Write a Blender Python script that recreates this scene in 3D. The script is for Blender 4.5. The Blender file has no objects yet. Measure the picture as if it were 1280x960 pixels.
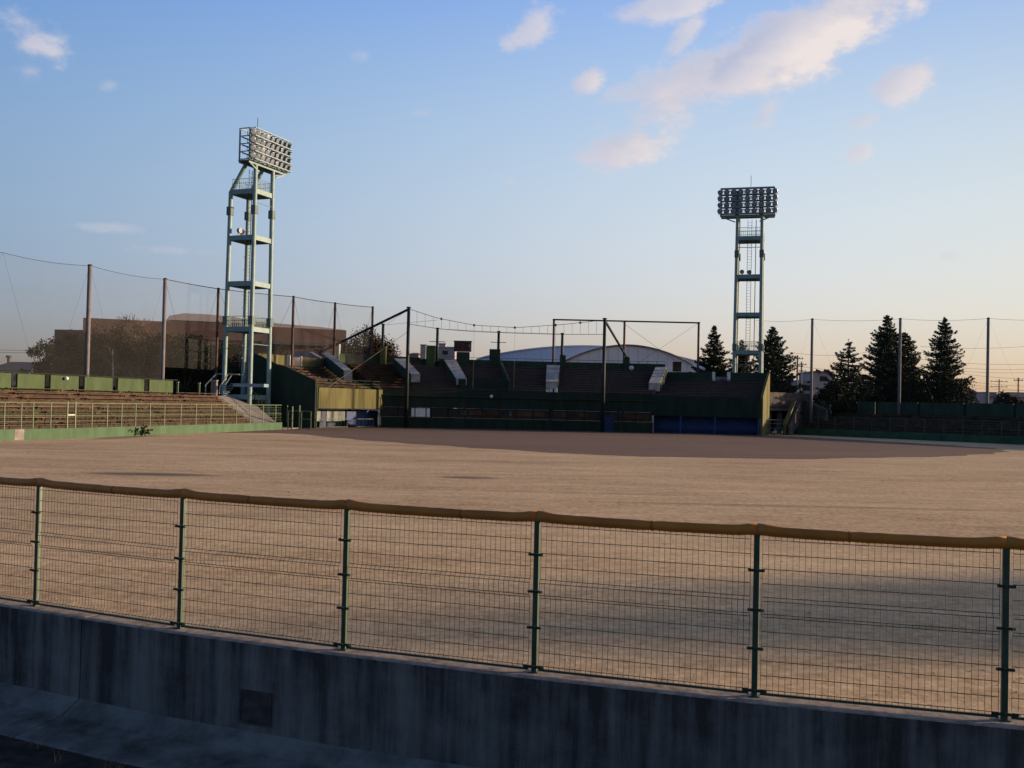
import bpy, bmesh, math, random
from mathutils import Vector, Matrix
R = math.radians
scene = bpy.context.scene
COL = scene.collection

# ------------------------------------------------------------------ camera
CAMZ = 3.3
F = 1294.0                       # focal length in pixels of the 1280 px wide photograph
PITCH = math.atan(25.0 / F)
ROLL = R(1.3)
fwd = Vector((0, math.cos(PITCH), math.sin(PITCH)))
up0 = Vector((0, -math.sin(PITCH), math.cos(PITCH)))
rt0 = Vector((1, 0, 0))
rt = rt0 * math.cos(ROLL) + up0 * math.sin(ROLL)
up = up0 * math.cos(ROLL) - rt0 * math.sin(ROLL)
CPOS = Vector((0, 0, CAMZ))
cd = bpy.data.cameras.new("camera")
cam = bpy.data.objects.new("camera", cd)
COL.objects.link(cam)
M = Matrix((rt, up, -fwd)).transposed().to_4x4()
M.translation = CPOS
cam.matrix_world = M
cd.sensor_width = 36.0
cd.lens = 36.0 * F / 1280.0
cd.clip_start = 0.1
cd.clip_end = 6000
scene.camera = cam

def ray(px, py):
    return (fwd + rt * ((px - 640) / F) - up * ((py - 480) / F))
def P(px, py, Y):
    d = ray(px, py)
    return CPOS + d * (Y / d.y)
def G(px, py, z=0.0):
    d = ray(px, py)
    return CPOS + d * ((z - CAMZ) / d.z)
def on(px, a, b, py=500):
    """plan point of the line a-b seen at image column px"""
    d = ray(px, py)
    ax, ay = a[0], a[1]; ex, ey = b[0] - ax, b[1] - ay
    t = (d.x * ay - d.y * ax) / (d.y * ex - d.x * ey)
    return Vector((ax + ex * t, ay + ey * t, 0))
def zat(px, py, Y):
    return P(px, py, Y).z

# ------------------------------------------------------------------ light
SUN_AZ = R(11.0)      # measured from +X towards +Y
SUN_EL = R(8.0)
sd = Vector((math.cos(SUN_AZ) * math.cos(SUN_EL), math.sin(SUN_AZ) * math.cos(SUN_EL), math.sin(SUN_EL)))
sl = bpy.data.lights.new("sun", 'SUN')
sl.energy = 5.0
sl.angle = R(1.0)
sl.color = (1.0, 0.72, 0.46)
so = bpy.data.objects.new("sun", sl)
so.rotation_euler = (-sd).to_track_quat('-Z', 'Y').to_euler()
so.location = (60, 20, 40)
COL.objects.link(so)

w = bpy.data.worlds.new("World")
scene.world = w
w.use_nodes = True
nt = w.node_tree
nt.nodes.clear()
N = nt.nodes.new
L = nt.links.new
out = N('ShaderNodeOutputWorld')
bg = N('ShaderNodeBackground')
sky = N('ShaderNodeTexSky')
sky.sky_type = 'NISHITA'
sky.sun_disc = False
sky.sun_elevation = SUN_EL
sky.sun_rotation = math.pi / 2 - SUN_AZ
sky.air_density = 1.0
sky.dust_density = 0.6
sky.ozone_density = 2.2
bg.inputs[1].default_value = 0.15
tc = N('ShaderNodeTexCoord')

def vdot(vec_out, v):
    n = N('ShaderNodeVectorMath'); n.operation = 'DOT_PRODUCT'
    L(vec_out, n.inputs[0]); n.inputs[1].default_value = v
    return n.outputs['Value']
def mth(op, a, b=None, c=None, clamp=False):
    n = N('ShaderNodeMath'); n.operation = op; n.use_clamp = clamp
    for i, s in enumerate((a, b, c)):
        if s is None: continue
        if isinstance(s, (int, float)): n.inputs[i].default_value = s
        else: L(s, n.inputs[i])
    return n.outputs[0]
nrm = N('ShaderNodeVectorMath'); nrm.operation = 'NORMALIZE'
L(tc.outputs['Generated'], nrm.inputs[0])
D = nrm.outputs[0]
noi = N('ShaderNodeTexNoise'); noi.inputs['Scale'].default_value = 17; noi.inputs['Detail'].default_value = 10; noi.inputs['Roughness'].default_value = 0.64
mp = N('ShaderNodeMapping'); mp.inputs['Scale'].default_value = (1, 1, 1.8)
L(D, mp.inputs[0]); L(mp.outputs[0], noi.inputs['Vector'])
nz = mth('SUBTRACT', noi.outputs['Fac'], 0.5)
clouds = [  # px, py, half width, half height, tilt (deg, positive rises to the right), opacity, firmness
 (905, 88, 150, 36, 22, 1.0, 1.3), (1030, 32, 140, 36, 18, 1.0, 1.35), (985, 66, 90, 34, 22, 1.0, 1.4), (800, 116, 70, 18, 10, .6, 1.1),
 (735, 103, 26, 18, 40, .9, 1.2), (858, 44, 36, 13, 45, .8, 1.2), (835, 8, 66, 17, 8, .8, 1.3), (1130, 2, 90, 13, 8, .6, 1.1),
 (783, 186, 50, 26, 8, 1.0, 1.35), (668, 36, 40, 24, 30, .8, 1.15), (955, 143, 30, 15, 40, .75, 1.15), (1128, 101, 40, 21, 15, .9, 1.3),
 (1080, 150, 22, 12, 20, .5, 1.1), (1076, 191, 14, 10, 20, .65, 1.2), (42, 52, 46, 30, -25, .75, 1.0), (120, 284, 60, 8, 0, .28, .9), (40, 88, 22, 16, 0, .4, .9),
 (455, 72, 16, 11, 0, .3, 1.0), (1188, 320, 14, 7, 0, .45, 1.1), (135, 106, 18, 11, 20, .3, 1.0), (530, 142, 20, 8, 0, .2, 1.0), (635, 228, 13, 7, 0, .3, 1.0), (215, 313, 50, 7, 0, .25, .9)]
acc = None; shade = None
for (cx, cy, a, b, tl, op, fm) in clouds:
    c = ray(cx, cy).normalized()
    r_ = rt * math.cos(R(tl)) + up * math.sin(R(tl))
    u_ = up * math.cos(R(tl)) - rt * math.sin(R(tl))
    r_ = (r_ - c * r_.dot(c)).normalized(); u_ = (u_ - c * u_.dot(c)).normalized()
    u = mth('MULTIPLY', mth('SUBTRACT', vdot(D, r_), 0.0), F / a)
    v = mth('MULTIPLY', vdot(D, u_), F / b)
    rr = mth('SQRT', mth('ADD', mth('MULTIPLY', u, u), mth('MULTIPLY', v, v)))
    m = mth('SUBTRACT', fm, rr)
    m = mth('ADD', m, mth('MULTIPLY', nz, 3.0))
    m = mth('MULTIPLY', m, 1.15)
    fr = mth('GREATER_THAN', vdot(D, c), 0.5)
    m = mth('MULTIPLY', m, fr, clamp=True)
    m = mth('MULTIPLY', mth('MULTIPLY', m, m), mth('SUBTRACT', 3.0, mth('MULTIPLY', m, 2.0)))
    m = mth('MULTIPLY', m, op)
    # sunlit side: to the right and below
    s = mth('ADD', mth('MULTIPLY', u, 0.45), mth('MULTIPLY', v, -0.38))
    s = mth('MULTIPLY', s, m)
    if acc is None: acc, shade = m, s
    else:
        shade = mth('ADD', shade, s)
        acc = mth('MAXIMUM', acc, m)
sh = mth('ADD', mth('ADD', mth('MULTIPLY', shade, 0.55), 0.55), mth('MULTIPLY', nz, 1.0), clamp=True)
ccol = N('ShaderNodeMix'); ccol.data_type = 'RGBA'
ccol.inputs[6].default_value = (1.95, 2.13, 2.9, 1)
ccol.inputs[7].default_value = (3.9, 3.45, 3.25, 1)
L(sh, ccol.inputs[0])
# elevation dependent grade of the clear sky: thin warm haze low down
sep = N('ShaderNodeSeparateXYZ'); L(D, sep.inputs[0])
gx = mth('MINIMUM', mth('MAXIMUM', sep.outputs[0], -0.5), 0.5)
gz = mth('MINIMUM', mth('MAXIMUM', sep.outputs[2], 0.0), 0.36)
GR = [[ -0.379, 0.565, 7.972, -0.212, -15.532, -1.811], [ -0.581, 0.399, 6.155, -0.631, -10.076, -1.448], [ -0.105, 0.064, 1.418, -0.564, 0.626, -1.28 ]]
chan = []
for g0, g1, g2, g3, g4, g5 in GR:
    e_ = mth('ADD', g0, mth('MULTIPLY', gx, g1))
    e_ = mth('ADD', e_, mth('MULTIPLY', gz, g2))
    e_ = mth('ADD', e_, mth('MULTIPLY', mth('MULTIPLY', gx, gz), g3))
    e_ = mth('ADD', e_, mth('MULTIPLY', mth('MULTIPLY', gz, gz), g4))
    e_ = mth('ADD', e_, mth('MULTIPLY', mth('MULTIPLY', gx, gx), g5))
    chan.append(mth('EXPONENT', e_))
# the sky is dimmer overhead and away from the low sun
zen = mth('SUBTRACT', 1.0, mth('MULTIPLY', mth('SUBTRACT', sep.outputs[2], 0.36), 1.3), clamp=True)
zen = mth('MAXIMUM', zen, 0.25)
beh = mth('MULTIPLY', mth('ADD', sep.outputs[1], 0.75), 1.1, clamp=True)
beh = mth('ADD', 0.65, mth('MULTIPLY', beh, 1.0 - 0.65))
fac = mth('MULTIPLY', zen, beh)
cmb = N('ShaderNodeCombineColor')
for k, tint in enumerate((0.975, 1.02, 1.0)): L(mth('MULTIPLY', mth('MULTIPLY', chan[k], fac), tint), cmb.inputs[k])
mul = N('ShaderNodeMix'); mul.data_type = 'RGBA'; mul.blend_type = 'MULTIPLY'; mul.inputs[0].default_value = 1; mul.clamp_result = False
L(sky.outputs[0], mul.inputs[6]); L(cmb.outputs[0], mul.inputs[7])
mixc = N('ShaderNodeMix'); mixc.data_type = 'RGBA'
L(mth('MULTIPLY', acc, 0.92), mixc.inputs[0]); L(mul.outputs[2], mixc.inputs[6]); L(ccol.outputs[2], mixc.inputs[7])
L(mixc.outputs[2], bg.inputs[0]); L(bg.outputs[0], out.inputs[0])

vs = scene.view_settings
vs.view_transform = 'Standard'; vs.look = 'None'; vs.exposure = 0.6; vs.gamma = 1.0
vs.use_curve_mapping = False
scene.render.resolution_x = 1024; scene.render.resolution_y = 768
scene.render.engine = 'CYCLES'
scene.cycles.transparent_max_bounces = 24

# ------------------------------------------------------------------ materials
MATS = {}
def mat(name, col, rough=0.8, var=0.15, scale=3.0, stretch=(1, 1, 1), bump=0.0, metal=0.0, col2=None, detail=6, spec=0.3, coord='Object'):
    if name in MATS: return MATS[name]
    m = bpy.data.materials.new(name); m.use_nodes = True
    t = m.node_tree; b = t.nodes['Principled BSDF']
    b.inputs['Roughness'].default_value = rough; b.inputs['Metallic'].default_value = metal
    b.inputs['Specular IOR Level'].default_value = spec
    c2 = col2 or tuple(max(0, x * (1 - var * 2)) for x in col)
    c1 = tuple(min(1, x * (1 + var * 0.6)) for x in col)
    tcn = t.nodes.new('ShaderNodeTexCoord'); mpn = t.nodes.new('ShaderNodeMapping'); mpn.inputs['Scale'].default_value = stretch
    n = t.nodes.new('ShaderNodeTexNoise'); n.inputs['Scale'].default_value = scale; n.inputs['Detail'].default_value = detail; n.inputs['Roughness'].default_value = 0.62
    t.links.new(tcn.outputs[coord], mpn.inputs[0]); t.links.new(mpn.outputs[0], n.inputs['Vector'])
    rp = t.nodes.new('ShaderNodeValToRGB'); rp.color_ramp.elements[0].position = 0.33; rp.color_ramp.elements[1].position = 0.62
    rp.color_ramp.elements[0].color = (*c2, 1); rp.color_ramp.elements[1].color = (*c1, 1)
    t.links.new(n.outputs['Fac'], rp.inputs[0]); t.links.new(rp.outputs[0], b.inputs['Base Color'])
    if bump > 0:
        bp = t.nodes.new('ShaderNodeBump'); bp.inputs['Strength'].default_value = bump; bp.inputs['Distance'].default_value = 0.02
        t.links.new(n.outputs['Fac'], bp.inputs['Height']); t.links.new(bp.outputs[0], b.inputs['Normal'])
    MATS[name] = m
    return m

def mnode(t, op, a, b=None, clamp=False):
    n = t.nodes.new('ShaderNodeMath'); n.operation = op; n.use_clamp = clamp
    for i, s in enumerate((a, b)):
        if s is None: continue
        if isinstance(s, (int, float)): n.inputs[i].default_value = s
        else: t.links.new(s, n.inputs[i])
    return n.outputs[0]

def net_mat(name, col, alpha):
    m = bpy.data.materials.new(name); m.use_nodes = True
    t = m.node_tree; t.nodes.clear()
    o = t.nodes.new('ShaderNodeOutputMaterial'); mx = t.nodes.new('ShaderNodeMixShader')
    tr = t.nodes.new('ShaderNodeBsdfTransparent'); df = t.nodes.new('ShaderNodeBsdfDiffuse')
    tcn = t.nodes.new('ShaderNodeTexCoord'); nn = t.nodes.new('ShaderNodeTexNoise'); nn.inputs['Scale'].default_value = 0.35
    t.links.new(tcn.outputs['Object'], nn.inputs['Vector'])
    df.inputs[0].default_value = (*col, 1)
    t.links.new(mnode(t, 'MULTIPLY', mnode(t, 'ADD', nn.outputs['Fac'], 0.5), alpha), mx.inputs[0])
    t.links.new(tr.outputs[0], mx.inputs[1]); t.links.new(df.outputs[0], mx.inputs[2]); t.links.new(mx.outputs[0], o.inputs[0])
    return m

# ground of the playing field
def field_mat(name, c_lo, c_hi, spots=(), green=None):
    m = bpy.data.materials.new(name); m.use_nodes = True
    t = m.node_tree; b = t.nodes['Principled BSDF']; b.inputs['Roughness'].default_value = 0.95; b.inputs['Specular IOR Level'].default_value = 0.1
    g = t.nodes.new('ShaderNodeNewGeometry')
    def noise(sc, det, st=(1, 1, 1), ro=0.6):
        mpn = t.nodes.new('ShaderNodeMapping'); mpn.inputs['Scale'].default_value = st
        n = t.nodes.new('ShaderNodeTexNoise'); n.inputs['Scale'].default_value = sc; n.inputs['Detail'].default_value = det; n.inputs['Roughness'].default_value = ro
        t.links.new(g.outputs['Position'], mpn.inputs[0]); t.links.new(mpn.outputs[0], n.inputs['Vector']); return n.outputs['Fac']
    fine = noise(5.5, 10, ro=0.72); mid = noise(0.25, 6, (0.45, 1.0, 1)); big = noise(0.05, 4, (0.5, 1.4, 1)); trk = noise(0.9, 5, (0.14, 1.0, 1)); clod = noise(1.6, 7, (0.7, 1.0, 1), 0.7)
    rp = t.nodes.new('ShaderNodeValToRGB'); rp.color_ramp.elements[0].position = 0.40; rp.color_ramp.elements[1].position = 0.60
    rp.color_ramp.elements[0].color = (*c_lo, 1); rp.color_ramp.elements[1].color = (*c_hi, 1)
    s = mnode(t, 'ADD', mnode(t, 'MULTIPLY', fine, 0.40), mnode(t, 'MULTIPLY', mid, 0.14))
    s = mnode(t, 'ADD', s, mnode(t, 'MULTIPLY', big, 0.14)); s = mnode(t, 'ADD', s, mnode(t, 'MULTIPLY', trk, 0.14)); s = mnode(t, 'ADD', s, mnode(t, 'MULTIPLY', clod, 0.18))
    t.links.new(s, rp.inputs[0])
    last = rp.outputs[0]
    sp = t.nodes.new('ShaderNodeSeparateXYZ'); t.links.new(g.outputs['Position'], sp.inputs[0])
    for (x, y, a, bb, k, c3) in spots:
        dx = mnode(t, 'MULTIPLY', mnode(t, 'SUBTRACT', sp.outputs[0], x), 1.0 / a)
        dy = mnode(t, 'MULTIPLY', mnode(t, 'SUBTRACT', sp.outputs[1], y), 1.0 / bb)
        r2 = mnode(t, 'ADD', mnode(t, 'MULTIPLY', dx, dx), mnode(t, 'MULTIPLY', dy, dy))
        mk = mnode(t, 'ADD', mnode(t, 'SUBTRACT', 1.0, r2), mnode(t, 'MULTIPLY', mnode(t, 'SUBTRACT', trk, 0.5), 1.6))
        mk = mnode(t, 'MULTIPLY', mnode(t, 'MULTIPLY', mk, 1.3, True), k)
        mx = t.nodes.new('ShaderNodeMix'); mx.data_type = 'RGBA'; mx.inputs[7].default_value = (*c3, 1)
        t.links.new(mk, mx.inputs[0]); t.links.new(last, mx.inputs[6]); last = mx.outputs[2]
    t.links.new(last, b.inputs['Base Color'])
    bp = t.nodes.new('ShaderNodeBump'); bp.inputs['Strength'].default_value = 0.6; bp.inputs['Distance'].default_value = 0.04
    t.links.new(fine, bp.inputs['Height']); t.links.new(bp.outputs[0], b.inputs['Normal'])
    return m

def wall_mat():      # damp streaked concrete of the near wall
    m = bpy.data.materials.new('streaked_concrete'); m.use_nodes = True
    t = m.node_tree; b = t.nodes['Principled BSDF']; b.inputs['Roughness'].default_value = 0.9; b.inputs['Specular IOR Level'].default_value = 0.15
    g = t.nodes.new('ShaderNodeNewGeometry')
    def noise(sc, det, st, ro=0.6):
        mpn = t.nodes.new('ShaderNodeMapping'); mpn.inputs['Scale'].default_value = st
        n = t.nodes.new('ShaderNodeTexNoise'); n.inputs['Scale'].default_value = sc; n.inputs['Detail'].default_value = det; n.inputs['Roughness'].default_value = ro
        t.links.new(g.outputs['Position'], mpn.inputs[0]); t.links.new(mpn.outputs[0], n.inputs['Vector']); return n.outputs['Fac']
    stz = noise(5.0, 7, (1, 1, 0.08), 0.65); wide = noise(1.1, 4, (1, 1, 0.25)); grain = noise(45, 4, (1, 1, 1)); blot = noise(3.0, 6, (1, 1, 1.3))
    sp = t.nodes.new('ShaderNodeSeparateXYZ'); t.links.new(g.outputs['Position'], sp.inputs[0])
    s = mnode(t, 'ADD', mnode(t, 'MULTIPLY', stz, 0.5), mnode(t, 'MULTIPLY', wide, 0.28))
    s = mnode(t, 'ADD', s, mnode(t, 'MULTIPLY', blot, 0.17)); s = mnode(t, 'ADD', s, mnode(t, 'MULTIPLY', grain, 0.05))
    rp = t.nodes.new('ShaderNodeValToRGB')
    e = rp.color_ramp.elements
    e[0].position = 0.41; e[0].color = (0.050, 0.047, 0.047, 1); e[1].position = 0.58; e[1].color = (0.20, 0.205, 0.195, 1)
    x = e.new(0.48); x.color = (0.115, 0.115, 0.112, 1)
    # run-off stains that start under the cap and thin out downwards, plus small pits
    drip = noise(14.0, 4, (1, 1, 0.02), 0.5)
    hgt = mnode(t, 'MULTIPLY', mnode(t, 'SUBTRACT', sp.outputs[2], 0.25), 0.20, True)
    s = mnode(t, 'SUBTRACT', s, mnode(t, 'MULTIPLY', hgt, mnode(t, 'MULTIPLY', drip, 1.0)))
    pit = noise(60, 2, (1, 1, 1), 0.5)
    s = mnode(t, 'SUBTRACT', s, mnode(t, 'MULTIPLY', mnode(t, 'GREATER_THAN', pit, 0.70), 0.06))
    t.links.new(s, rp.inputs[0]); t.links.new(rp.outputs[0], b.inputs['Base Color'])
    bp = t.nodes.new('ShaderNodeBump'); bp.inputs['Strength'].default_value = 0.3; bp.inputs['Distance'].default_value = 0.01
    t.links.new(grain, bp.inputs['Height']); t.links.new(bp.outputs[0], b.inputs['Normal'])
    return m

m_conc_near = wall_mat()
m_apron = mat('apron_concrete', (0.185, 0.19, 0.18), 0.9, 0.3, 2.2, bump=0.25, coord='Generated' if False else 'Object')
m_cap = mat('cap_concrete', (0.34, 0.28, 0.24), 0.9, 0.25, 9, bump=0.3)
m_postg = mat('fence_green', (0.022, 0.062, 0.034), 0.45, 0.15, 6, spec=0.5)
m_wire = mat('fence_wire', (0.035, 0.05, 0.03), 0.5, 0.1, 6, spec=0.4)
m_pad = mat('ochre_padding', (0.46, 0.17, 0.022), 0.6, 0.12, 3, bump=0.1, spec=0.4)
m_padd = mat('padding_seam', (0.30, 0.115, 0.018), 0.6, 0.2, 7)
m_clip = mat('dark_clip', (0.02, 0.045, 0.03), 0.5, 0.1)
m_steel = mat('hatch_steel', (0.075, 0.068, 0.068), 0.6, 0.25, 8)
m_towerp = mat('tower_paint', (0.175, 0.285, 0.30), 0.5, 0.12, 2.0, spec=0.4)
m_towerd = mat('tower_deck', (0.09, 0.15, 0.145), 0.6, 0.12, 2.0)
m_lampb = mat('lamp_body', (0.17, 0.18, 0.20), 0.4, 0.2, 4, metal=0.3)
m_lampg = mat('lamp_glass', (0.24, 0.29, 0.38), 0.2, 0.3, 9, metal=0.1, spec=0.9)
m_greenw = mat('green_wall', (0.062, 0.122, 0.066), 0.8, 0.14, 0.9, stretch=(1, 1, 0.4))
m_greenb = mat('green_back_wall', (0.052, 0.086, 0.036), 0.8, 0.16, 1.2, stretch=(1, 1, 0.4))
m_shadetrim = mat('dark_green_shade_trim', (0.006, 0.016, 0.014), 0.8, 0.15, 2)
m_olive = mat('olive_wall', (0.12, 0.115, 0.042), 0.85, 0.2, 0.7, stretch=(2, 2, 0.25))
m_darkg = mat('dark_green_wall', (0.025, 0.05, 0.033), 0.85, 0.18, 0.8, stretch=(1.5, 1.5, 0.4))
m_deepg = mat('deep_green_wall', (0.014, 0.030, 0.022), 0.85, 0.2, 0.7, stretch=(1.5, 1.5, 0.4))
m_tier = mat('weathered_tiers', (0.064, 0.040, 0.028), 0.9, 0.35, 1.1, bump=0.2)
m_bench = mat('bench_plank', (0.088, 0.055, 0.038), 0.85, 0.3, 2.2, stretch=(1, 1, 1))
m_tiers = mat('grey_brown_tiers', (0.085, 0.066, 0.066), 0.9, 0.15, 1.1, bump=0.2)
m_benchs = mat('grey_brown_bench', (0.125, 0.098, 0.095), 0.85, 0.12, 2.2)
m_pale = mat('pale_concrete', (0.42, 0.41, 0.40), 0.9, 0.18, 1.4)
m_grey = mat('grey_concrete', (0.24, 0.22, 0.22), 0.9, 0.2, 1.0)
m_darkc = mat('dark_weathered_concrete', (0.10, 0.088, 0.088), 0.9, 0.25, 1.0)
m_white = mat('white_board', (0.72, 0.74, 0.74), 0.6, 0.06, 2)
m_board = mat('pale_board', (0.20, 0.24, 0.235), 0.7, 0.1, 2)
m_blue = mat('blue_panel', (0.016, 0.052, 0.19), 0.6, 0.2, 1.4)
m_dblue = mat('dark_blue_panel', (0.012, 0.03, 0.10), 0.6, 0.2, 1.4)
m_rail = mat('pale_green_rail', (0.125, 0.185, 0.10), 0.5, 0.1, 3)
m_drail = mat('mid_green_rail', (0.045, 0.08, 0.055), 0.5, 0.1, 3)
m_polec = mat('net_pole_concrete', (0.17, 0.16, 0.17), 0.8, 0.12, 1.5)
m_polebr = mat('rusty_brown_pole', (0.075, 0.042, 0.036), 0.7, 0.25, 2)
m_poled = mat('dark_green_pole', (0.012, 0.022, 0.022), 0.6, 0.15, 2)
m_cable = mat('black_cable', (0.03, 0.03, 0.035), 0.6, 0.1)
m_redbox = mat('dark_red_box', (0.10, 0.028, 0.03), 0.6, 0.2, 2)
m_glass = mat('dark_window', (0.020, 0.020, 0.020), 0.4, 0.3, 1.0, spec=0.25)
m_brownw = mat('brown_cladding', (0.115, 0.068, 0.062), 0.85, 0.1, 0.06)
m_roofg = mat('grey_roof', (0.36, 0.33, 0.34), 0.6, 0.08, 0.1)
m_arch = mat('pale_arch_roof', (0.66, 0.60, 0.60), 0.6, 0.05, 0.06)
m_archb = mat('blue_arch_roof', (0.42, 0.58, 0.85), 0.45, 0.06, 0.06)
m_bpale = mat('pale_facade', (0.32, 0.30, 0.32), 0.8, 0.08, 0.2)
m_tile = mat('dark_roof_tile', (0.06, 0.06, 0.07), 0.7, 0.15, 1.5)
m_bark = mat('bark', (0.09, 0.065, 0.05), 0.9, 0.3, 5)
m_leafc = mat('conifer_needles', (0.034, 0.052, 0.026), 0.8, 0.35, 0.7, col2=(0.018, 0.028, 0.014))
m_leafc2 = mat('brown_conifer_needles', (0.058, 0.050, 0.026), 0.8, 0.35, 0.6, col2=(0.026, 0.026, 0.014))
m_leafb = mat('olive_leaves', (0.030, 0.020, 0.009), 0.9, 0.35, 0.5, col2=(0.017, 0.016, 0.008), spec=.1)
m_leafd = mat('dark_leaves', (0.026, 0.030, 0.016), 0.8, 0.35, 0.5, col2=(0.014, 0.018, 0.009), spec=.1)
m_twig = mat('bare_twigs', (0.17, 0.10, 0.075), 0.9, 0.2, 3)
m_soil = mat('dark_soil', (0.045, 0.035, 0.030), 0.95, 0.4, 4, bump=0.5)
m_dryg = mat('dry_grass', (0.30, 0.23, 0.13), 0.9, 0.3, 5)
m_far = mat('far_land', (0.10, 0.095, 0.075), 0.95, 0.3, 0.03)
m_net = net_mat('safety_netting', (0.13, 0.135, 0.14), 0.13)
m_netr = net_mat('thin_netting', (0.14, 0.14, 0.14), 0.035)

# ------------------------------------------------------------------ builders
class MB:
    def __init__(s): s.v = []; s.f = []; s.m = []
    def add(s, vs, fs, mi=0):
        o = len(s.v); s.v += [tuple(v) for v in vs]
        for f in fs: s.f.append(tuple(i + o for i in f)); s.m.append(mi)
        return s
    def hexa(s, b, t, mi=0):        # 4 bottom corners ccw, 4 top corners
        return s.add(list(b) + list(t), [(3, 2, 1, 0), (4, 5, 6, 7), (0, 1, 5, 4), (1, 2, 6, 5), (2, 3, 7, 6), (3, 0, 4, 7)], mi)
    def box(s, x0, x1, y0, y1, z0, z1, mi=0):
        return s.hexa([(x0, y0, z0), (x1, y0, z0), (x1, y1, z0), (x0, y1, z0)], [(x0, y0, z1), (x1, y0, z1), (x1, y1, z1), (x0, y1, z1)], mi)
    def obox(s, c, dx, hx, hy, z0, z1, mi=0):   # oriented box: centre, plan direction, half sizes
        d = Vector((dx[0], dx[1], 0)).normalized(); n = Vector((-d.y, d.x, 0)); c = Vector((c[0], c[1], 0))
        p = [c - d * hx - n * hy, c + d * hx - n * hy, c + d * hx + n * hy, c - d * hx + n * hy]
        return s.hexa([(q.x, q.y, z0) for q in p], [(q.x, q.y, z1) for q in p], mi)
    def slab(s, a, b, th, z0, z1, z0b=None, z1b=None, mi=0, side=0.5):  # wall from a to b in plan; side = share of thickness on the left
        a = Vector((a[0], a[1], 0)); b = Vector((b[0], b[1], 0)); d = (b - a).normalized(); n = Vector((-d.y, d.x, 0))
        z0b = z0 if z0b is None else z0b; z1b = z1 if z1b is None else z1b
        o1 = n * (-th * (1 - side)); o2 = n * (th * side)
        q = [(a + o1, z0, z1), (b + o1, z0b, z1b), (b + o2, z0b, z1b), (a + o2, z0, z1)]
        return s.hexa([(p.x, p.y, z) for p, z, _ in q], [(p.x, p.y, z) for p, _, z in q], mi)
    def bar(s, a, b, wd, ht=None, mi=0):      # square bar between 3-D points
        a = Vector(a); b = Vector(b); d = (b - a)
        if d.length < 1e-6: return s
        d.normalize(); ht = ht or wd
        r = d.cross(Vector((0, 0, 1)))
        if r.length < 1e-3: r = Vector((1, 0, 0))
        r.normalize(); u = r.cross(d)
        def ring(p): return [p - r * wd / 2 - u * ht / 2, p + r * wd / 2 - u * ht / 2, p + r * wd / 2 + u * ht / 2, p - r * wd / 2 + u * ht / 2]
        return s.hexa(ring(a), ring(b), mi)
    def tube(s, pts, rad, n=8, mi=0, cap=True):
        pts = [Vector(p) for p in pts]; rad = rad if isinstance(rad, (list, tuple)) else [rad] * len(pts)
        rings = []; o = len(s.v); pr = None
        for i, p in enumerate(pts):
            d = (pts[min(i + 1, len(pts) - 1)] - pts[max(i - 1, 0)]).normalized()
            r = d.cross(Vector((0, 0, 1)))
            if r.length < 1e-2: r = d.cross(Vector((0, 1, 0)))
            r.normalize(); u = r.cross(d)
            if pr is not None and r.dot(pr) < 0: r = -r; u = -u
            pr = r
            for k in range(n):
                a = 2 * math.pi * k / n
                q = p + (r * math.cos(a) + u * math.sin(a)) * rad[i]; s.v.append(tuple(q))
        for i in range(len(pts) - 1):
            for k in range(n):
                k2 = (k + 1) % n
                s.f.append((o + i * n + k, o + i * n + k2, o + (i + 1) * n + k2, o + (i + 1) * n + k)); s.m.append(mi)
        if cap:
            s.f.append(tuple(o + k for k in range(n))); s.m.append(mi)
            s.f.append(tuple(o + (len(pts) - 1) * n + k for k in reversed(range(n)))); s.m.append(mi)
        return s
    def prism(s, poly, z0, z1, mi=0):
        n = len(poly)
        vs = [(p[0], p[1], z0) for p in poly] + [(p[0], p[1], z1) for p in poly]
        fs = [tuple(reversed(range(n))), tuple(range(n, 2 * n))] + [(i, (i + 1) % n, n + (i + 1) % n, n + i) for i in range(n)]
        return s.add(vs, fs, mi)
    def build(s, name, mats, parent=None, smooth=False, bevel=0, loc=None):
        me = bpy.data.meshes.new(name)
        vs = s.v
        if loc is not None: vs = [(v[0] - loc[0], v[1] - loc[1], v[2] - loc[2]) for v in s.v]
        me.from_pydata(vs, [], s.f)
        mats = mats if isinstance(mats, (list, tuple)) else [mats]
        for m in mats: me.materials.append(m)
        if any(s.m): me.polygons.foreach_set('material_index', s.m)
        bm = bmesh.new(); bm.from_mesh(me)
        if len(me.polygons) < 6000: bmesh.ops.recalc_face_normals(bm, faces=bm.faces)
        bm.to_mesh(me); bm.free()
        if smooth: me.polygons.foreach_set('use_smooth', [True] * len(me.polygons))
        me.update()
        o = bpy.data.objects.new(name, me); COL.objects.link(o)
        if parent is not None: o.parent = parent
        if loc is not None: o.location = loc
        if bevel:
            bv = o.modifiers.new('bevel', 'BEVEL'); bv.width = bevel; bv.segments = 2; bv.limit_method = 'ANGLE'
        return o

def tag(o, label=None, cat=None, group=None, kind=None):
    if label: o['label'] = label
    if cat: o['category'] = cat
    if group: o['group'] = group
    if kind: o['kind'] = kind
    return o
def thing(name, label, cat, loc=(0, 0, 0), rz=0, group=None):
    o = bpy.data.objects.new(name, None); COL.objects.link(o)
    o.location = loc; o.rotation_euler = (0, 0, rz); o.empty_display_size = 0.3
    return tag(o, label, cat, group)
def rel(mb, t):
    """shift a world-space builder into the frame of a thing that has only a translation"""
    l = t.location; mb.v = [(v[0] - l[0], v[1] - l[1], v[2] - l[2]) for v in mb.v]; return mb
def lerp(a, b, t): return Vector(a).lerp(Vector(b), t)
def V2(a): return Vector((a[0], a[1], 0))

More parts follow.
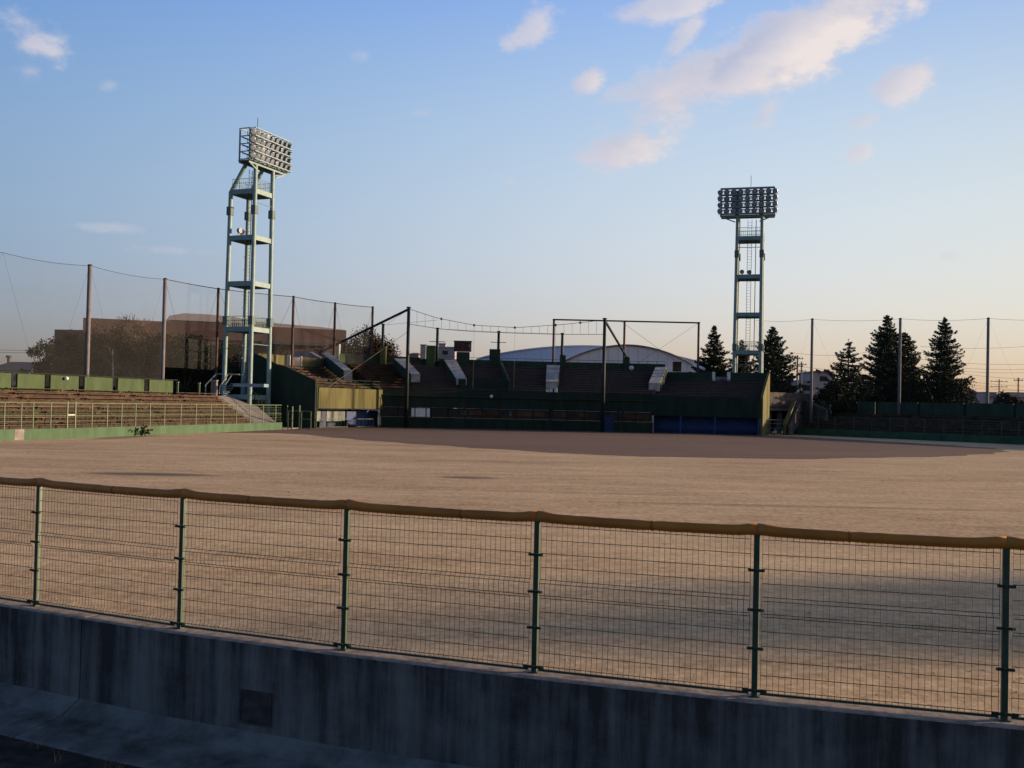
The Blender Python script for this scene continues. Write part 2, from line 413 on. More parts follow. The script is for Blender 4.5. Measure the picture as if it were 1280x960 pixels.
# ================================================================== GROUND
g = MB()
g.add([(-2500, -600, -0.35), (2500, -600, -0.35), (2500, 4000, -0.35), (-2500, 4000, -0.35)], [(0, 1, 2, 3)])
tag(g.build('ground', m_far), kind='structure')

# ---- near fence line, measured at the post feet
ZT = 0.83
feet = [G(x, y, ZT) for x, y in ((45, 757), (225, 785), (430, 812), (668, 840), (943, 870), (1255, 900))]
dl = (feet[0] - feet[1]); dr = (feet[5] - feet[4])
pre = [feet[0] + dl * k for k in (4, 3, 2, 1)]
post = [feet[5] + dr * k for k in (1, 2, 3, 4)]
FL = pre + feet + post
FL = [Vector((p.x, p.y, ZT)) for p in FL]
FL = [FL[0]] + [(FL[i - 1] + FL[i] * 2 + FL[i + 1]) / 4 if 3 < i < 10 and False else FL[i] for i in range(1, len(FL) - 1)] + [FL[-1]]

# left foul wall line and right foul wall line in plan
LW = [(-41.5, 52.0), (-37.0, 64.0), (-34.9, 70.6), (-32.7, 76.5), (-27.6, 98.0), (-24.6, 110.8)]
RW = [(39.0, 141.5), (58.4, 117.5), (72, 99), (86, 78), (96, 60)]

# playing field sheet
fieldpoly = [(p.x, p.y + 0.12) for p in FL] + [(60, 4), (100, 20), (110, 62), (96, 70), (60, 122), (40, 145), (33, 150), (-30, 150), (-24, 118), (-24.4, 112)] + [(x + 0.1, y) for x, y in reversed(LW)] + [(-52, 38), (-40, 20)]
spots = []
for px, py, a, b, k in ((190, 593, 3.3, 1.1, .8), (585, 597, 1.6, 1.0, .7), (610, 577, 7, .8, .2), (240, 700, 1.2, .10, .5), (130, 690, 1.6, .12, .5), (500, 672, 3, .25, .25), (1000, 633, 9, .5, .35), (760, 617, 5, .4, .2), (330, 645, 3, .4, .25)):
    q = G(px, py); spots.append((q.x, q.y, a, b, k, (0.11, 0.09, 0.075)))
q = G(150, 545); spots.append((q.x + 1.0, q.y, 1.6, 9, .55, (0.08, 0.07, 0.06)))  # long shadow beside the left wall, painted into the field colour
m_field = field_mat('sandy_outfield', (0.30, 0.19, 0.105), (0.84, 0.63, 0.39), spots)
m_infield = field_mat('dark_infield_dirt_and_shade', (0.135, 0.088, 0.068), (0.255, 0.178, 0.138))
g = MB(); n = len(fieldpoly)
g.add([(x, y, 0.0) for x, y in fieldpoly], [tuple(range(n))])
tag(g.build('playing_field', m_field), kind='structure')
# infield: dark dirt, drawn out left to paint the shade at the wall foot; outline read from the photograph
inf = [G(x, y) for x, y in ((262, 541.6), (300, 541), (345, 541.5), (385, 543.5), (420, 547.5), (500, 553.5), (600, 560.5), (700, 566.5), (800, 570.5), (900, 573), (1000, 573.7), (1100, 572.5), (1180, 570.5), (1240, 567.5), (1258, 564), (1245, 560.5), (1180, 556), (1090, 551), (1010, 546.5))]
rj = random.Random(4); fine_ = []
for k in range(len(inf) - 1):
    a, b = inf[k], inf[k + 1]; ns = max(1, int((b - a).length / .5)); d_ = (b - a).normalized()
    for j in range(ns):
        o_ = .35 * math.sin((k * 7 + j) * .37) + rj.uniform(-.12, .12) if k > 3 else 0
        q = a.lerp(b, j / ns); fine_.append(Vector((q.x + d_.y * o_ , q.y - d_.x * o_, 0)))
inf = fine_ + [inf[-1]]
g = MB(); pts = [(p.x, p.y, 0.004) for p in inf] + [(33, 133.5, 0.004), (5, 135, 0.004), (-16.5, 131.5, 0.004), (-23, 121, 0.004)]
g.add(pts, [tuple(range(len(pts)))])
tag(g.build('infield_dirt_and_shade', m_infield), kind='structure')

# ================================================================== NEAR WALL
dirs = []
for i in range(len(FL)):
    a = FL[max(0, i - 1)]; b = FL[min(len(FL) - 1, i + 1)]
    dirs.append((b - a).normalized())
def nrmv(i): d = dirs[i]; return Vector((-d.y, d.x, 0))         # towards the field
t_wall = thing('concrete_wall', 'low streaked grey concrete outfield wall carrying the green mesh fence nearest the viewer', 'wall', (0, 0, 0))
def profile_sweep(prof, idx, mb, mi=0, shift0=0, shift1=0):
    rings = []
    for k, i in enumerate(idx):
        base = FL[i]
        if k == 0: base = base + dirs[i] * shift0
        if k == len(idx) - 1: base = base + dirs[i] * shift1
        rings.append([base + nrmv(i) * o + Vector((0, 0, z - ZT)) for o, z in prof])
    m = len(prof)
    vs = [v for r in rings for v in r]
    fs = []
    for k in range(len(rings) - 1):
        for j in range(m):
            j2 = (j + 1) % m
            fs.append((k * m + j, (k + 1) * m + j, (k + 1) * m + j2, k * m + j2))
    fs.append(tuple(range(m))); fs.append(tuple((len(rings) - 1) * m + j for j in reversed(range(m))))
    mb.add(vs, fs, mi)
ZB = -0.05
body = [(-0.20, ZT - .012), (-0.20, -0.6), (0.16, -0.6), (0.16, ZT - .012)]
apron = [(-0.201, ZB), (-0.40, ZB - 0.12), (-0.405, ZB - 0.135), (-1.00, ZB - 0.19), (-1.02, ZB - 0.205), (-1.02, -0.6), (-0.201, -0.6)]
cap = [(-0.188, ZT), (-0.20, ZT - .012), (0.16, ZT - .012), (0.15, ZT)]
# joint between posts 4 and 5 (image column 125)
jt = 0.44
def wall_piece(i0, t0, i1, t1):
    ids = list(range(i0, i1 + 1))
    pts = []
    def at(i, t):
        j = min(i + 1, len(FL) - 1)
        return FL[i].lerp(FL[j], t), (FL[j] - FL[i]).normalized() if j != i else dirs[i]
    lst = [at(i0, t0)] + [(FL[i], dirs[i]) for i in range(i0 + 1, i1 + (1 if t1 > 0 else 0))] + [at(i1, t1) if t1 > 0 else (FL[i1], dirs[i1])]
    out_ = []
    for prof, mt, nm in ((body, m_conc_near, 'wall_body'), (cap, m_cap, 'wall_cap'), (apron, m_apron, 'footing_apron')):
        mb = MB(); m = len(prof); vs = []
        for p, d in lst:
            nn = Vector((-d.y, d.x, 0))
            vs += [p + nn * o + Vector((0, 0, z - ZT)) for o, z in prof]
        fs = []
        for k in range(len(lst) - 1):
            for j in range(m):
                j2 = (j + 1) % m
                fs.append((k * m + j, (k + 1) * m + j, (k + 1) * m + j2, k * m + j2))
        fs.append(tuple(range(m))); fs.append(tuple((len(lst) - 1) * m + j for j in reversed(range(m))))
        mb.add(vs, fs); mb.build(nm, mt, t_wall)
wall_piece(0, 0, 4, jt - 0.004)
wall_piece(4, jt + 0.004, len(FL) - 1, 0)
# steel hatch let into the face
a = FL[5]; b = FL[6]; d = (b - a).normalized(); nn = Vector((-d.y, d.x, 0))
def facept(px, py):
    """point of the wall's front face seen at the pixel"""
    r = ray(px, py); o = a - nn * 0.20; t = (o - CPOS).dot(nn) / r.dot(nn); return CPOS + r * t
h0 = facept(303, 864); h1 = facept(337, 905)
hc = (h0 + h1) / 2; hw = abs((h1 - h0).dot(d)) / 2; z0, z1 = h1.z, h0.z
mb = MB(); mb.obox((hc - nn * 0.004), d, hw, 0.012, z0, z1)
hp = mb.build('hatch_plate', m_steel, t_wall, bevel=0.003)
mb = MB()
for s_ in (-1, 1): mb.obox(hc - nn * 0.006 + d * (hw + 0.012) * s_, d, 0.012, 0.018, z0 - 0.024, z1 + 0.024)
mb.obox(hc - nn * 0.006, d, hw, 0.018, z1 + .001, z1 + 0.024)
mb.obox(hc - nn * 0.006, d, hw, 0.018, z0 - 0.024, z0 - .001)
mb.obox(hc - nn * 0.02, d, 0.012, 0.008, (z0 + z1) / 2 - 0.012, (z0 + z1) / 2 + 0.012)
mb.build('hatch_frame', m_steel, t_wall)

# outside ground in front of the wall and the bank the viewer stands on
mb = MB()
rows = []
prof = [(-1.0, -0.262), (-1.7, -0.27), (-3.2, -0.2), (-5.0, 0.3), (-7.6, 1.55), (-9.5, 1.7), (-30, 1.7)]
random.seed(5)
lin = []
for i in range(len(FL) - 1):
    for k in range(6): lin.append((FL[i].lerp(FL[i + 1], k / 6), dirs[i].lerp(dirs[i + 1], k / 6)))
lin.append((FL[-1], dirs[-1]))
pp = []
for j in range(len(prof) - 1):
    st = 5 if j < 4 else 2
    for k in range(st): pp.append((prof[j][0] + (prof[j + 1][0] - prof[j][0]) * k / st, prof[j][1] + (prof[j + 1][1] - prof[j][1]) * k / st))
pp.append(prof[-1])
for q, d in lin:
    nn2 = Vector((-d.y, d.x, 0)); row = []
    for k, (o, z) in enumerate(pp):
        jz = random.uniform(-0.03, 0.03) if 0 < k < len(pp) - 2 else 0
        row.append(Vector((q.x, q.y, z + jz)) + nn2 * o)
    rows.append(row)
m = len(pp)
mb.add([v for r_ in rows for v in r_], [(k * m + j, (k + 1) * m + j, (k + 1) * m + j + 1, k * m + j + 1) for k in range(len(rows) - 1) for j in range(m - 1)])
tag(mb.build('earth_bank', m_soil, smooth=True), kind='structure')

# dry grass on the soil strip
mb = MB(); random.seed(11)
for c in range(60):
    i = random.choice((1, 2, 3, 4, 4, 5, 5)); q = FL[i].lerp(FL[i + 1], random.random()); o = random.uniform(-2.6, -1.06)
    q = q + nrmv(i) * o; zz = -0.27 + (0.02 if o > -1.7 else 0.05)
    for k in range(random.randint(4, 14)):
        a0 = random.uniform(0, 6.28); hgt = random.uniform(0.04, 0.16); ln = random.uniform(0.02, 0.12)
        bx = q + Vector((random.uniform(-.07, .07), random.uniform(-.07, .07), 0)); bx.z = zz
        tip = bx + Vector((math.cos(a0) * ln, math.sin(a0) * ln, hgt)); sd_ = Vector((-math.sin(a0), math.cos(a0), 0)) * 0.004
        mb.add([bx - sd_, bx + sd_, tip], [(0, 1, 2)])
tag(mb.build('dry_grass', m_dryg), 'sparse dry straw coloured grass tufts on the dark soil below the wall', 'grass', kind='stuff')

# loose stones and clods on the dirt just behind the fence
mb = MB(); rs = random.Random(8)
for c in range(2600):
    Y = 9.5 + 22 * rs.random() ** 1.6; X = rs.uniform(-.62, .62) * Y
    # stay on the field side of the wall
    k = min(range(len(FL)), key=lambda i: abs(FL[i].x - X))
    if Y < FL[k].y + .9: continue
    r = rs.uniform(.008, .028); h = r * rs.uniform(.5, .9); n5 = 5; a0 = rs.uniform(0, 6)
    ring = [(X + math.cos(a0 + 6.283 * j / n5) * r * rs.uniform(.7, 1.2), Y + math.sin(a0 + 6.283 * j / n5) * r * rs.uniform(.7, 1.2), -.003) for j in range(n5)]
    mb.add(ring + [(X, Y, h)], [(j, (j + 1) % n5, n5) for j in range(n5)])
tag(mb.build('loose_stones', m_field), 'small loose stones and clods scattered over the sandy field near the fence', 'stones', kind='stuff')
mb = MB()
for c in range(220):
    Y = 12 + 45 * rs.random(); X = rs.uniform(-.6, .6) * Y
    k = min(range(len(FL)), key=lambda i: abs(FL[i].x - X))
    if Y < FL[k].y + .8: continue
    for j in range(rs.randint(5, 14)):
        a0 = rs.uniform(0, 6.28); bx = Vector((X + rs.gauss(0, .06), Y + rs.gauss(0, .06), 0)); e = Vector((math.cos(a0), math.sin(a0), 0)); sd_ = Vector((-e.y, e.x, 0)) * .006
        mb.add([bx - sd_, bx + sd_, bx + e * rs.uniform(.02, .07) + Vector((0, 0, rs.uniform(.01, .05)))], [(0, 1, 2)])
tag(mb.build('field_weeds', m_dryg), 'tiny dry weed tufts scattered thinly over the sandy field', 'weeds', kind='stuff')

# ================================================================== NEAR FENCE
t_f = thing('mesh_fence', 'green welded mesh fence with ochre padded top rail standing on the near concrete wall', 'fence', (0, 0, 0))
FH = 1.42
random.seed(3)
for i, p in enumerate(FL):
    d = dirs[i]; nn2 = nrmv(i)
    mb = MB(); mb.obox(p, d, 0.026, 0.026, ZT - 0.01, ZT + FH + 0.02)
    po = mb.build('post', m_postg, t_f, bevel=0.006)
    mb = MB(); mb.obox(p, d, 0.045, 0.045, ZT + .001, ZT + 0.010); mb.build('base_plate', m_postg, po)
    for k, zc in enumerate((0.055, 0.415, 0.745, 1.085)):
        mb = MB(); wd = 0.070 if k else 0.10
        c = p - nn2 * 0.034
        mb.obox(c, d, wd, 0.007, ZT + zc - 0.012, ZT + zc + 0.012)
        mb.obox(c - nn2 * 0.012, d, 0.012, 0.008, ZT + zc - 0.014, ZT + zc + 0.014)
        for s_ in (-1, 1):
            mb.tube([c + d * s_ * wd * 0.82 + nn2 * 0.012 + Vector((0, 0, zc)), c + d * s_ * wd * 0.82 - nn2 * 0.02 + Vector((0, 0, zc))], 0.011, 6)
        mb.build('clip', m_clip, po)
fold = [0.0, 0.055]
hz = [0.03, 0.075, 0.19, 0.315, 0.44, 0.565, 0.69, 0.72, 0.83, 0.86, 0.975, 1.10, 1.225, 1.35]
foldz = {0.69: 0, 0.72: 0.03, 0.83: 0.03, 0.86: 0, 0.03: 0, 0.075: 0.03}
for i in range(len(FL) - 1):
    a = FL[i]; b = FL[i + 1]; d = (b - a).normalized(); ln = (b - a).length; nn2 = Vector((-d.y, d.x, 0))
    s0 = a + d * 0.05 - nn2 * 0.03; s1 = b - d * 0.05 - nn2 * 0.03
    mb = MB()
    for z in hz:
        o = nn2 * (-foldz.get(z, 0)); zz = Vector((0, 0, z))
        mb.tube([s0 + o + zz, s1 + o + zz], 0.0033, 5, cap=False)
    nv = int(round((s1 - s0).length / 0.05))
    for k in range(nv + 1):
        q = s0.lerp(s1, k / nv)
        path = [(0.02, 0), (0.045, 0), (0.075, 0.03), (0.10, 0), (0.69, 0), (0.72, 0.03), (0.83, 0.03), (0.86, 0), (FH, 0)]
        mb.tube([q - nn2 * (o + 0.004) + Vector((0, 0, z)) for z, o in path], 0.0024, 4, cap=False)
    mb.build('mesh_panel', m_wire, t_f)
    mb = MB(); mb.bar(s0 + Vector((0, 0, 0.035)) - nn2 * 0.012, s1 + Vector((0, 0, 0.035)) - nn2 * 0.012, 0.014, 0.02)
    mb.build('bottom_rail', m_clip, t_f)
    # padded rail: soft tube that swells over each post and sags a little between
    pts = []; rad = []; ns = 26
    for k in range(ns + 1):
        t = k / ns; e = min(t, 1 - t) * ln
        bump = 0.017 * math.exp(-(e / 0.13) ** 2)
        sag = -0.007 * (1 - (2 * t - 1) ** 2)
        pts.append(a.lerp(b, t) + Vector((0, 0, FH + bump + sag + random.uniform(-.0015, .0015)))); rad.append(0.046 + 0.35 * bump + random.uniform(-.0012, .0012))
    kk = random.randint(9, 17); rad[kk] -= 0.004; pk = pts[kk]; pk2 = pts[kk + 1]
    mb = MB(); mb.tube(pts, rad, 14); pd = mb.build('rail_padding', m_pad, t_f, smooth=True)
    mb = MB(); q_ = pk + Vector((0, 0, 0)); e_ = (pk2 - pk).normalized()
    mb.tube([q_ - e_ * .012, q_ - e_ * .004, q_ + e_ * .004, q_ + e_ * .012], [.044, .0475, .0475, .044], 14)
    mb.build('seam_tie', m_padd, pd)

# ================================================================== LEFT FOUL WALL, BLEACHERS, BACK WALL
def along(poly, px):
    for k in range(len(poly) - 1):
        a, b = poly[k], poly[k + 1]
        pa = 640 + F * (a[0] / a[1]) ; pb = 640 + F * (b[0] / b[1])
        if pa <= px <= pb or k == len(poly) - 2: return on(px, a, b, 520)
WH = 0.78
def fenced_wall(name, label, line, postpx, zt, mw, mr, extra_posts=(), fence_h=2.62):
    t = thing(name, label, 'wall')
    mb = MB()
    for k in range(len(line) - 1):
        a, b = line[k], line[k + 1]
        mb.slab(a, b, 0.25, -0.3, zt, side=0.5)
    mb.build('wall_body', mw, t)
    posts = [along(line, px) for px in postpx] + [Vector((*e, 0)) for e in extra_posts]
    for p in posts:
        mb = MB(); mb.tube([(p.x, p.y, zt), (p.x, p.y, fence_h)], 0.045, 6); mb.build('post', mr, t)
    mb = MB(); mid = MB(); mesh = MB()
    pl = [Vector((x, y, 0)) for x, y in line]
    for k in range(len(pl) - 1):
        for z, r_ in ((fence_h, .04),): mb.tube([pl[k] + Vector((0, 0, z)), pl[k + 1] + Vector((0, 0, z))], r_, 6)
        mid.tube([pl[k] + Vector((0, 0, (zt + fence_h) / 2)), pl[k + 1] + Vector((0, 0, (zt + fence_h) / 2))], .022, 5)
        L_ = (pl[k + 1] - pl[k]).length; nn_ = int(L_ / 0.5)
        for j in range(nn_):
            q = pl[k].lerp(pl[k + 1], (j + .5) / nn_)
            mesh.bar(q + Vector((0, 0, zt)), q + Vector((0, 0, fence_h)), 0.012)
        nz_ = 7
        for j in range(1, nz_):
            z = zt + (fence_h - zt) * j / nz_
            mesh.bar(pl[k] + Vector((0, 0, z)), pl[k + 1] + Vector((0, 0, z)), 0.012)
    mb.build('top_rail', mr, t); mid.build('middle_rail', mr, t); mesh.build('mesh_infill', mr, t)
    return t
lp = [5.5, 26.7, 41.5, 63.5, 84, 94, 115, 134, 152, 169.5, 187.5, 205.6, 226, 245, 263.5, 279, 295.5, 312.5, 329, 344.5, 359]
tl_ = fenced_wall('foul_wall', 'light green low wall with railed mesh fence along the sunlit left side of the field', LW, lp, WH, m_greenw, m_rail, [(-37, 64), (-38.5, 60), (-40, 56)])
# grey patch on the wall
a = along(LW, 17); b = along(LW, 29)
mb = MB(); mb.slab(a, b, 0.012, 0.02, WH - 0.02); 
dd = (b - a).normalized(); nn_ = Vector((dd.y, -dd.x, 0))
mb.v = [(v[0] + nn_.x * 0.135, v[1] + nn_.y * 0.135, v[2]) for v in mb.v]
mb.build('drain_door', m_grey, tl_)
# gate in the fence
for px in (84, 94):
    p = along(LW, px); mb = MB(); mb.tube([(p.x, p.y, WH), (p.x, p.y, 2.75)], 0.07, 6); mb.build('gate_post', m_rail, tl_)
a = along(LW, 84); b = along(LW, 94); mb = MB(); mb.tube([(a.x, a.y, 1.75), (b.x, b.y, 1.75)], 0.04, 6); mb.build('gate_bar', m_white, tl_)

WEEDS = True
# back line of the bleachers (10 m behind)
LB = [(-53.5, 50.0), (-49.6, 60.0), (-44.6, 73.4), (-41.5, 83.9), (-34.8, 106.4), (-32.6, 113.5)]
LFt = [(-42.5, 48.0), (-38.6, 60.0), (-35.6, 70.6), (-33.2, 77.0), (-27.9, 98.0), (-26.2, 105.2)]
def tiers(t, front, back, z0, z1, n, mt, mbench, bench=True, prow=0.16, floor=-0.3, nm='tiers', thick=0.06):
    mb = MB(); S = len(front)
    fr = [V2(p) for p in front]; bk = [V2(p) for p in back]
    def pt(i, k, z): q = fr[i].lerp(bk[i], k / n); return (q.x, q.y, z)
    for i in range(S - 1):
        prevz = floor
        for k in range(n):
            z = z0 + (z1 - z0) * k / max(1, n - 1)
            mb.add([pt(i, k, prevz), pt(i + 1, k, prevz), pt(i + 1, k, z), pt(i, k, z)], [(0, 1, 2, 3)])
            mb.add([pt(i, k, z), pt(i + 1, k, z), pt(i + 1, k + 1, z), pt(i, k + 1, z)], [(0, 1, 2, 3)])
            prevz = z
        mb.add([pt(i + 1, n, z1), pt(i, n, z1), pt(i, n, floor), pt(i + 1, n, floor)], [(0, 1, 2, 3)])
    for i in (0, S - 1):          # end walls, stepped
        for k in range(n):
            z = z0 + (z1 - z0) * k / max(1, n - 1)
            mb.add([pt(i, k, floor), pt(i, k + 1, floor), pt(i, k + 1, z), pt(i, k, z)], [(0, 1, 2, 3)])
    o = mb.build(nm, mt, t)
    if bench:
        for k in range(n):
            z = z0 + (z1 - z0) * k / max(1, n - 1); mb = MB()
            for i in range(S - 1):
                q = [fr[j].lerp(bk[j], (k + 0.55) / n) for j in (i, i + 1)]; q2 = [fr[j].lerp(bk[j], (k + 0.85) / n) for j in (i, i + 1)]
                segs = max(1, int((q[1] - q[0]).length / 6)); 
                for s_ in range(segs):
                    t0 = s_ / segs + 0.02; t1 = (s_ + 1) / segs - 0.02
                    zz = z + prow
                    a, b, c, d_ = q[0].lerp(q[1], t0), q[0].lerp(q[1], t1), q2[0].lerp(q2[1], t1), q2[0].lerp(q2[1], t0)
                    mb.hexa([(v.x, v.y, zz) for v in (a, b, c, d_)], [(v.x, v.y, zz + thick) for v in (a, b, c, d_)])
                    for v in (a.lerp(d_, .5).lerp(b.lerp(c, .5), .08), a.lerp(d_, .5).lerp(b.lerp(c, .5), .92)):
                        mb.bar((v.x, v.y, z + .001), (v.x, v.y, zz - .001), 0.12)
            mb.build('bench_row', mbench, o)
    return o
t_bl = thing('bleachers', 'brown weathered stepped bleachers behind the light green wall on the left', 'bleachers')
tiers(t_bl, LFt, LB, 0.95, 3.5, 8, m_tier, m_bench)
# stub wall closing the aisle
t_bw = thing('panelled_wall', 'long light green wall of wide panels with painted shade in the gaps behind the left bleachers', 'wall')
bwl = [V2(p) for p in LB]
off = Vector((-0.25, 0.1, 0))
edges = [(-40, -18), (-8, 13), (20.8, 54.7), (62.3, 97.4), (105, 140), (146.6, 179.4), (186, 215.5)]
bline = [(p[0] - 0.25, p[1] + 0.1) for p in LB]
def balong(px):
    for k in range(len(bline) - 1):
        a, b = bline[k], bline[k + 1]
        if 640 + F * a[0] / a[1] - 3 <= px <= 640 + F * b[0] / b[1]: return on(px, a, b, 480)
    return on(px, bline[-2], bline[-1], 480)
for e0, e1 in edges:
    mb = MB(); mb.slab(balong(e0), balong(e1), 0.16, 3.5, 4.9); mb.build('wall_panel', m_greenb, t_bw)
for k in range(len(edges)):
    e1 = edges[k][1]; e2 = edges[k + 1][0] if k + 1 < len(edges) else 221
    a = balong(e1 + .05); b = balong(e2 - .05); mb = MB(); mb.slab(a, b, 0.10, 3.5, 4.95); mb.v = [(v[0] - .5, v[1] + .15, v[2]) for v in mb.v]; mb.build('gap_shade', m_shadetrim, t_bw)  # dark sheets behind the gaps, coloured to stand for shade in the openings
mb = MB(); mb.slab(balong(-60), balong(221), 0.2, 4.95, 5.03); mb.build('coping', m_shadetrim, t_bw)
# lone posts right of it
for px, nm in ((222, 'a'), (249, 'b')):
    q = balong(px); t = thing('fence_post', 'pale green stub post at the end of the panelled wall' if nm == 'a' else 'pale green stub post beside the tower steps', 'post', (q.x, q.y, 3.4))
    mb = MB(); mb.box(-.09, .09, -.09, .09, 0, 1.35); mb.build('post_shaft', m_rail, t); mb = MB(); mb.box(-.12, .12, -.12, .12, 1.352, 1.42); mb.build('post_cap', m_pale, t)
# small white lamp on a panel
q = balong(80); t = thing('wall_lamp', 'small white round lamp on a light green panel left of the first net pole', 'lamp', (q.x + .25, q.y - .12, 4.68))
mb = MB(); mb.tube([(0, 0, -.16), (0, 0, -.1), (0, 0, 0.06), (0, 0, .14)], [.05, .19, .19, .06], 10); mb.build('lamp_globe', m_white, t, smooth=True)
mb = MB(); mb.bar((0, 0, 0), (-.3, .12, 0), .05); mb.build('lamp_arm', m_pale, t)

# ================================================================== NET POLES AND NETS
def net_pole(p, ztop, r, mt, label, group, zb=0.0, cross=False):
    t = thing('net_pole', label, 'pole', (p[0], p[1], zb), group=group)
    mb = MB(); mb.tube([(0, 0, -0.3), (0, 0, ztop - zb)], [r * 1.08, r * 0.92], 10); mb.build('pole_shaft', mt, t, smooth=True)
    mb = MB(); mb.tube([(0, 0, ztop - zb + .002), (0, 0, ztop - zb + 0.12)], [r * 1.15, r * .7], 10); mb.build('pole_cap', m_poled, t)
    return t
ZN = 16.1
left_poles = [(-58.0, 69.0), (-52.3, 82.5), (-46.9, 94.6)]
for px, py in ((112.5, 332), (206.5, 349), (273, 361), (367, 371), (419, 379), (466, 384)):
    Y = 100.0
    for _ in range(30):
        Y *= (ZN - CAMZ) / (zat(px, py, Y) - CAMZ)
    q = P(px, py, Y); left_poles.append((q.x, q.y))
lab = ['first', 'x', 'x', 'tall pale net pole rising behind the third full green panel, leftmost of the row', 'tall pale net pole rising above the right end of the green panelled wall',
       'net pole directly left of the left floodlight tower', 'net pole just right of the left floodlight tower, above the dark end wall',
       'thin brown net pole above the sloped stair cover of the sunlit stand', 'last brown net pole of the left net, beside the round dark tree']
for k, p in enumerate(left_poles):
    if k < 3: continue
    net_pole(p, ZN, 0.23 if k < 5 else 0.17, m_polec if k < 5 else m_polebr, lab[k], 'poles carrying the left net', zb=0.0)
def net_run(name, label, pts, ztop, zbot, cable_r=0.03, sag=0.25, mt=None, stays=True, nm=None):
    t = thing(name, label, 'net')
    cb = MB(); nt_ = MB(); st = MB()
    for k in range(len(pts) - 1):
        a = V2(pts[k]); b = V2(pts[k + 1]); ns = 8; prev = None
        for j in range(ns + 1):
            q = a.lerp(b, j / ns); z = ztop - sag * (1 - (2 * j / ns - 1) ** 2)
            if prev is not None:
                cb.tube([prev, (q.x, q.y, z)], cable_r, 5, cap=False)
                nt_.add([(prev[0], prev[1], zbot), (q.x, q.y, zbot), (q.x, q.y, z), prev], [(0, 1, 2, 3)])
            prev = (q.x, q.y, z)
        if stays:
            st.tube([(a.x, a.y, ztop), (a.lerp(b, .45).x, a.lerp(b, .45).y, zbot)], cable_r * .35, 4, cap=False)
            st.tube([(b.x, b.y, ztop), (a.lerp(b, .55).x, a.lerp(b, .55).y, zbot)], cable_r * .35, 4, cap=False)
    cb.build('top_cable', mt or m_cable, t); nt_.build('netting', nm or m_net, t)
    if stays: st.build('stay_wire', m_cable, t)
    return t
net_run('safety_net', 'fine grey safety net hung between the tall poles behind the left bleachers', left_poles[:5], ZN, 3.5, 0.022)
net_run('safety_net', 'safety net on a brown top cable passing behind the left floodlight tower', left_poles[4:], ZN, 6.5, 0.045, 0.05, m_polebr)
# right side
def pole_at(px, py, zt):
    Y = 140.0
    for _ in range(30): Y *= (zt - CAMZ) / (zat(px, py, Y) - CAMZ)
    q = P(px, py, Y); return (q.x, q.y)
rp_ = [pole_at(1015.5, 399, ZN), pole_at(1125.5, 398.5, ZN), pole_at(1235.5, 398, ZN)]
rlab = ['tall net pole between the right floodlight tower and the small conifer', 'tall net pole in front of the tall dark double conifer', 'rightmost tall net pole, standing clear of the trees']
for p, l_ in zip(rp_, rlab): net_pole(p, ZN, 0.2, m_polec, l_, 'poles carrying the right net')
rp_all = [(34.5, 148.0)] + rp_ + [(rp_[2][0] + 11, rp_[2][1] - 3), (rp_[2][0] + 22, rp_[2][1] - 8)]
net_run('safety_net', 'fine pale safety net hung on tall poles in front of the conifers on the right', rp_all, ZN, 3.5, 0.018, nm=m_netr)

# ================================================================== GRANDSTAND
FR = [(-22.6, 120.0), (-16.5, 131.0), (-6.0, 133.4), (5.0, 134.2), (18.0, 133.8), (31.6, 131.4)]
BK = [(-30.6, 124.6), (-24.2, 138.0), (-9.5, 145.0), (5.6, 146.6), (21.5, 145.6), (34.6, 140.0)]
t_gs = thing('grandstand', 'wide dark green concrete grandstand with brown seating tiers closing the far side of the field', 'grandstand')
# tier blocks: flank, centre, right
tiers(t_gs, FR[0:2], BK[0:2], 4.35, 7.3, 9, m_tier, m_bench, floor=2.35, nm='seating_tiers')
tiers(t_gs, [FR[1], (-12.6, 133.9)], [(-22.6, 139.4), (-15.6, 142.4)], 4.6, 8.3, 12, m_tier, m_bench, floor=2.6, nm='seating_tiers')
mb = MB(); mb.prism([(-16.4, 131.1), (-6.1, 133.5), (-6.1, 134.6), (-12.6, 133.85)], 3.9, 4.57); mb.build('deck_infill', m_tiers, t_gs)
tiers(t_gs, [(-12.6, 133.9), (-6.0, 134.6), (5.0, 134.9), FR[4]], [(-15.6, 142.4), BK[2], BK[3], BK[4]], 4.6, 8.3, 12, m_tiers, m_benchs, floor=2.6, nm='seating_tiers')
tiers(t_gs, FR[4:6], BK[4:6], 4.5, 7.1, 9, m_tiers, m_benchs, floor=2.35, nm='seating_tiers')
# the wedge between flank and centre
mb = MB(); mb.prism([FR[1], (-22.6, 139.4), BK[1]], 2.4, 4.4); mb.build('corner_infill', m_grey, t_gs)
# sunlit flank: front fascia
def part(nm, mt, fn, parent=t_gs, **kw):
    mb = MB(); fn(mb); return mb.build(nm, mt, parent, **kw)
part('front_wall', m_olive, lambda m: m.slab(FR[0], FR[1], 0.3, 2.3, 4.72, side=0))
# lower storey under the flank
def inset(a, b, dist):
    a = V2(a); b = V2(b); d = (b - a).normalized(); n = Vector((-d.y, d.x, 0)); return a + n * dist, b + n * dist
ia, ib = inset(FR[0], FR[1], 2.2)
part('dugout_back', m_dblue, lambda m: m.slab(ia, ib, 0.2, 0, 2.34))
part('dugout_ceiling', m_dblue, lambda m: m.slab(lerp(V2(FR[0]), ia, .5), lerp(V2(FR[1]), ib, .5), 2.1, 2.2, 2.29))
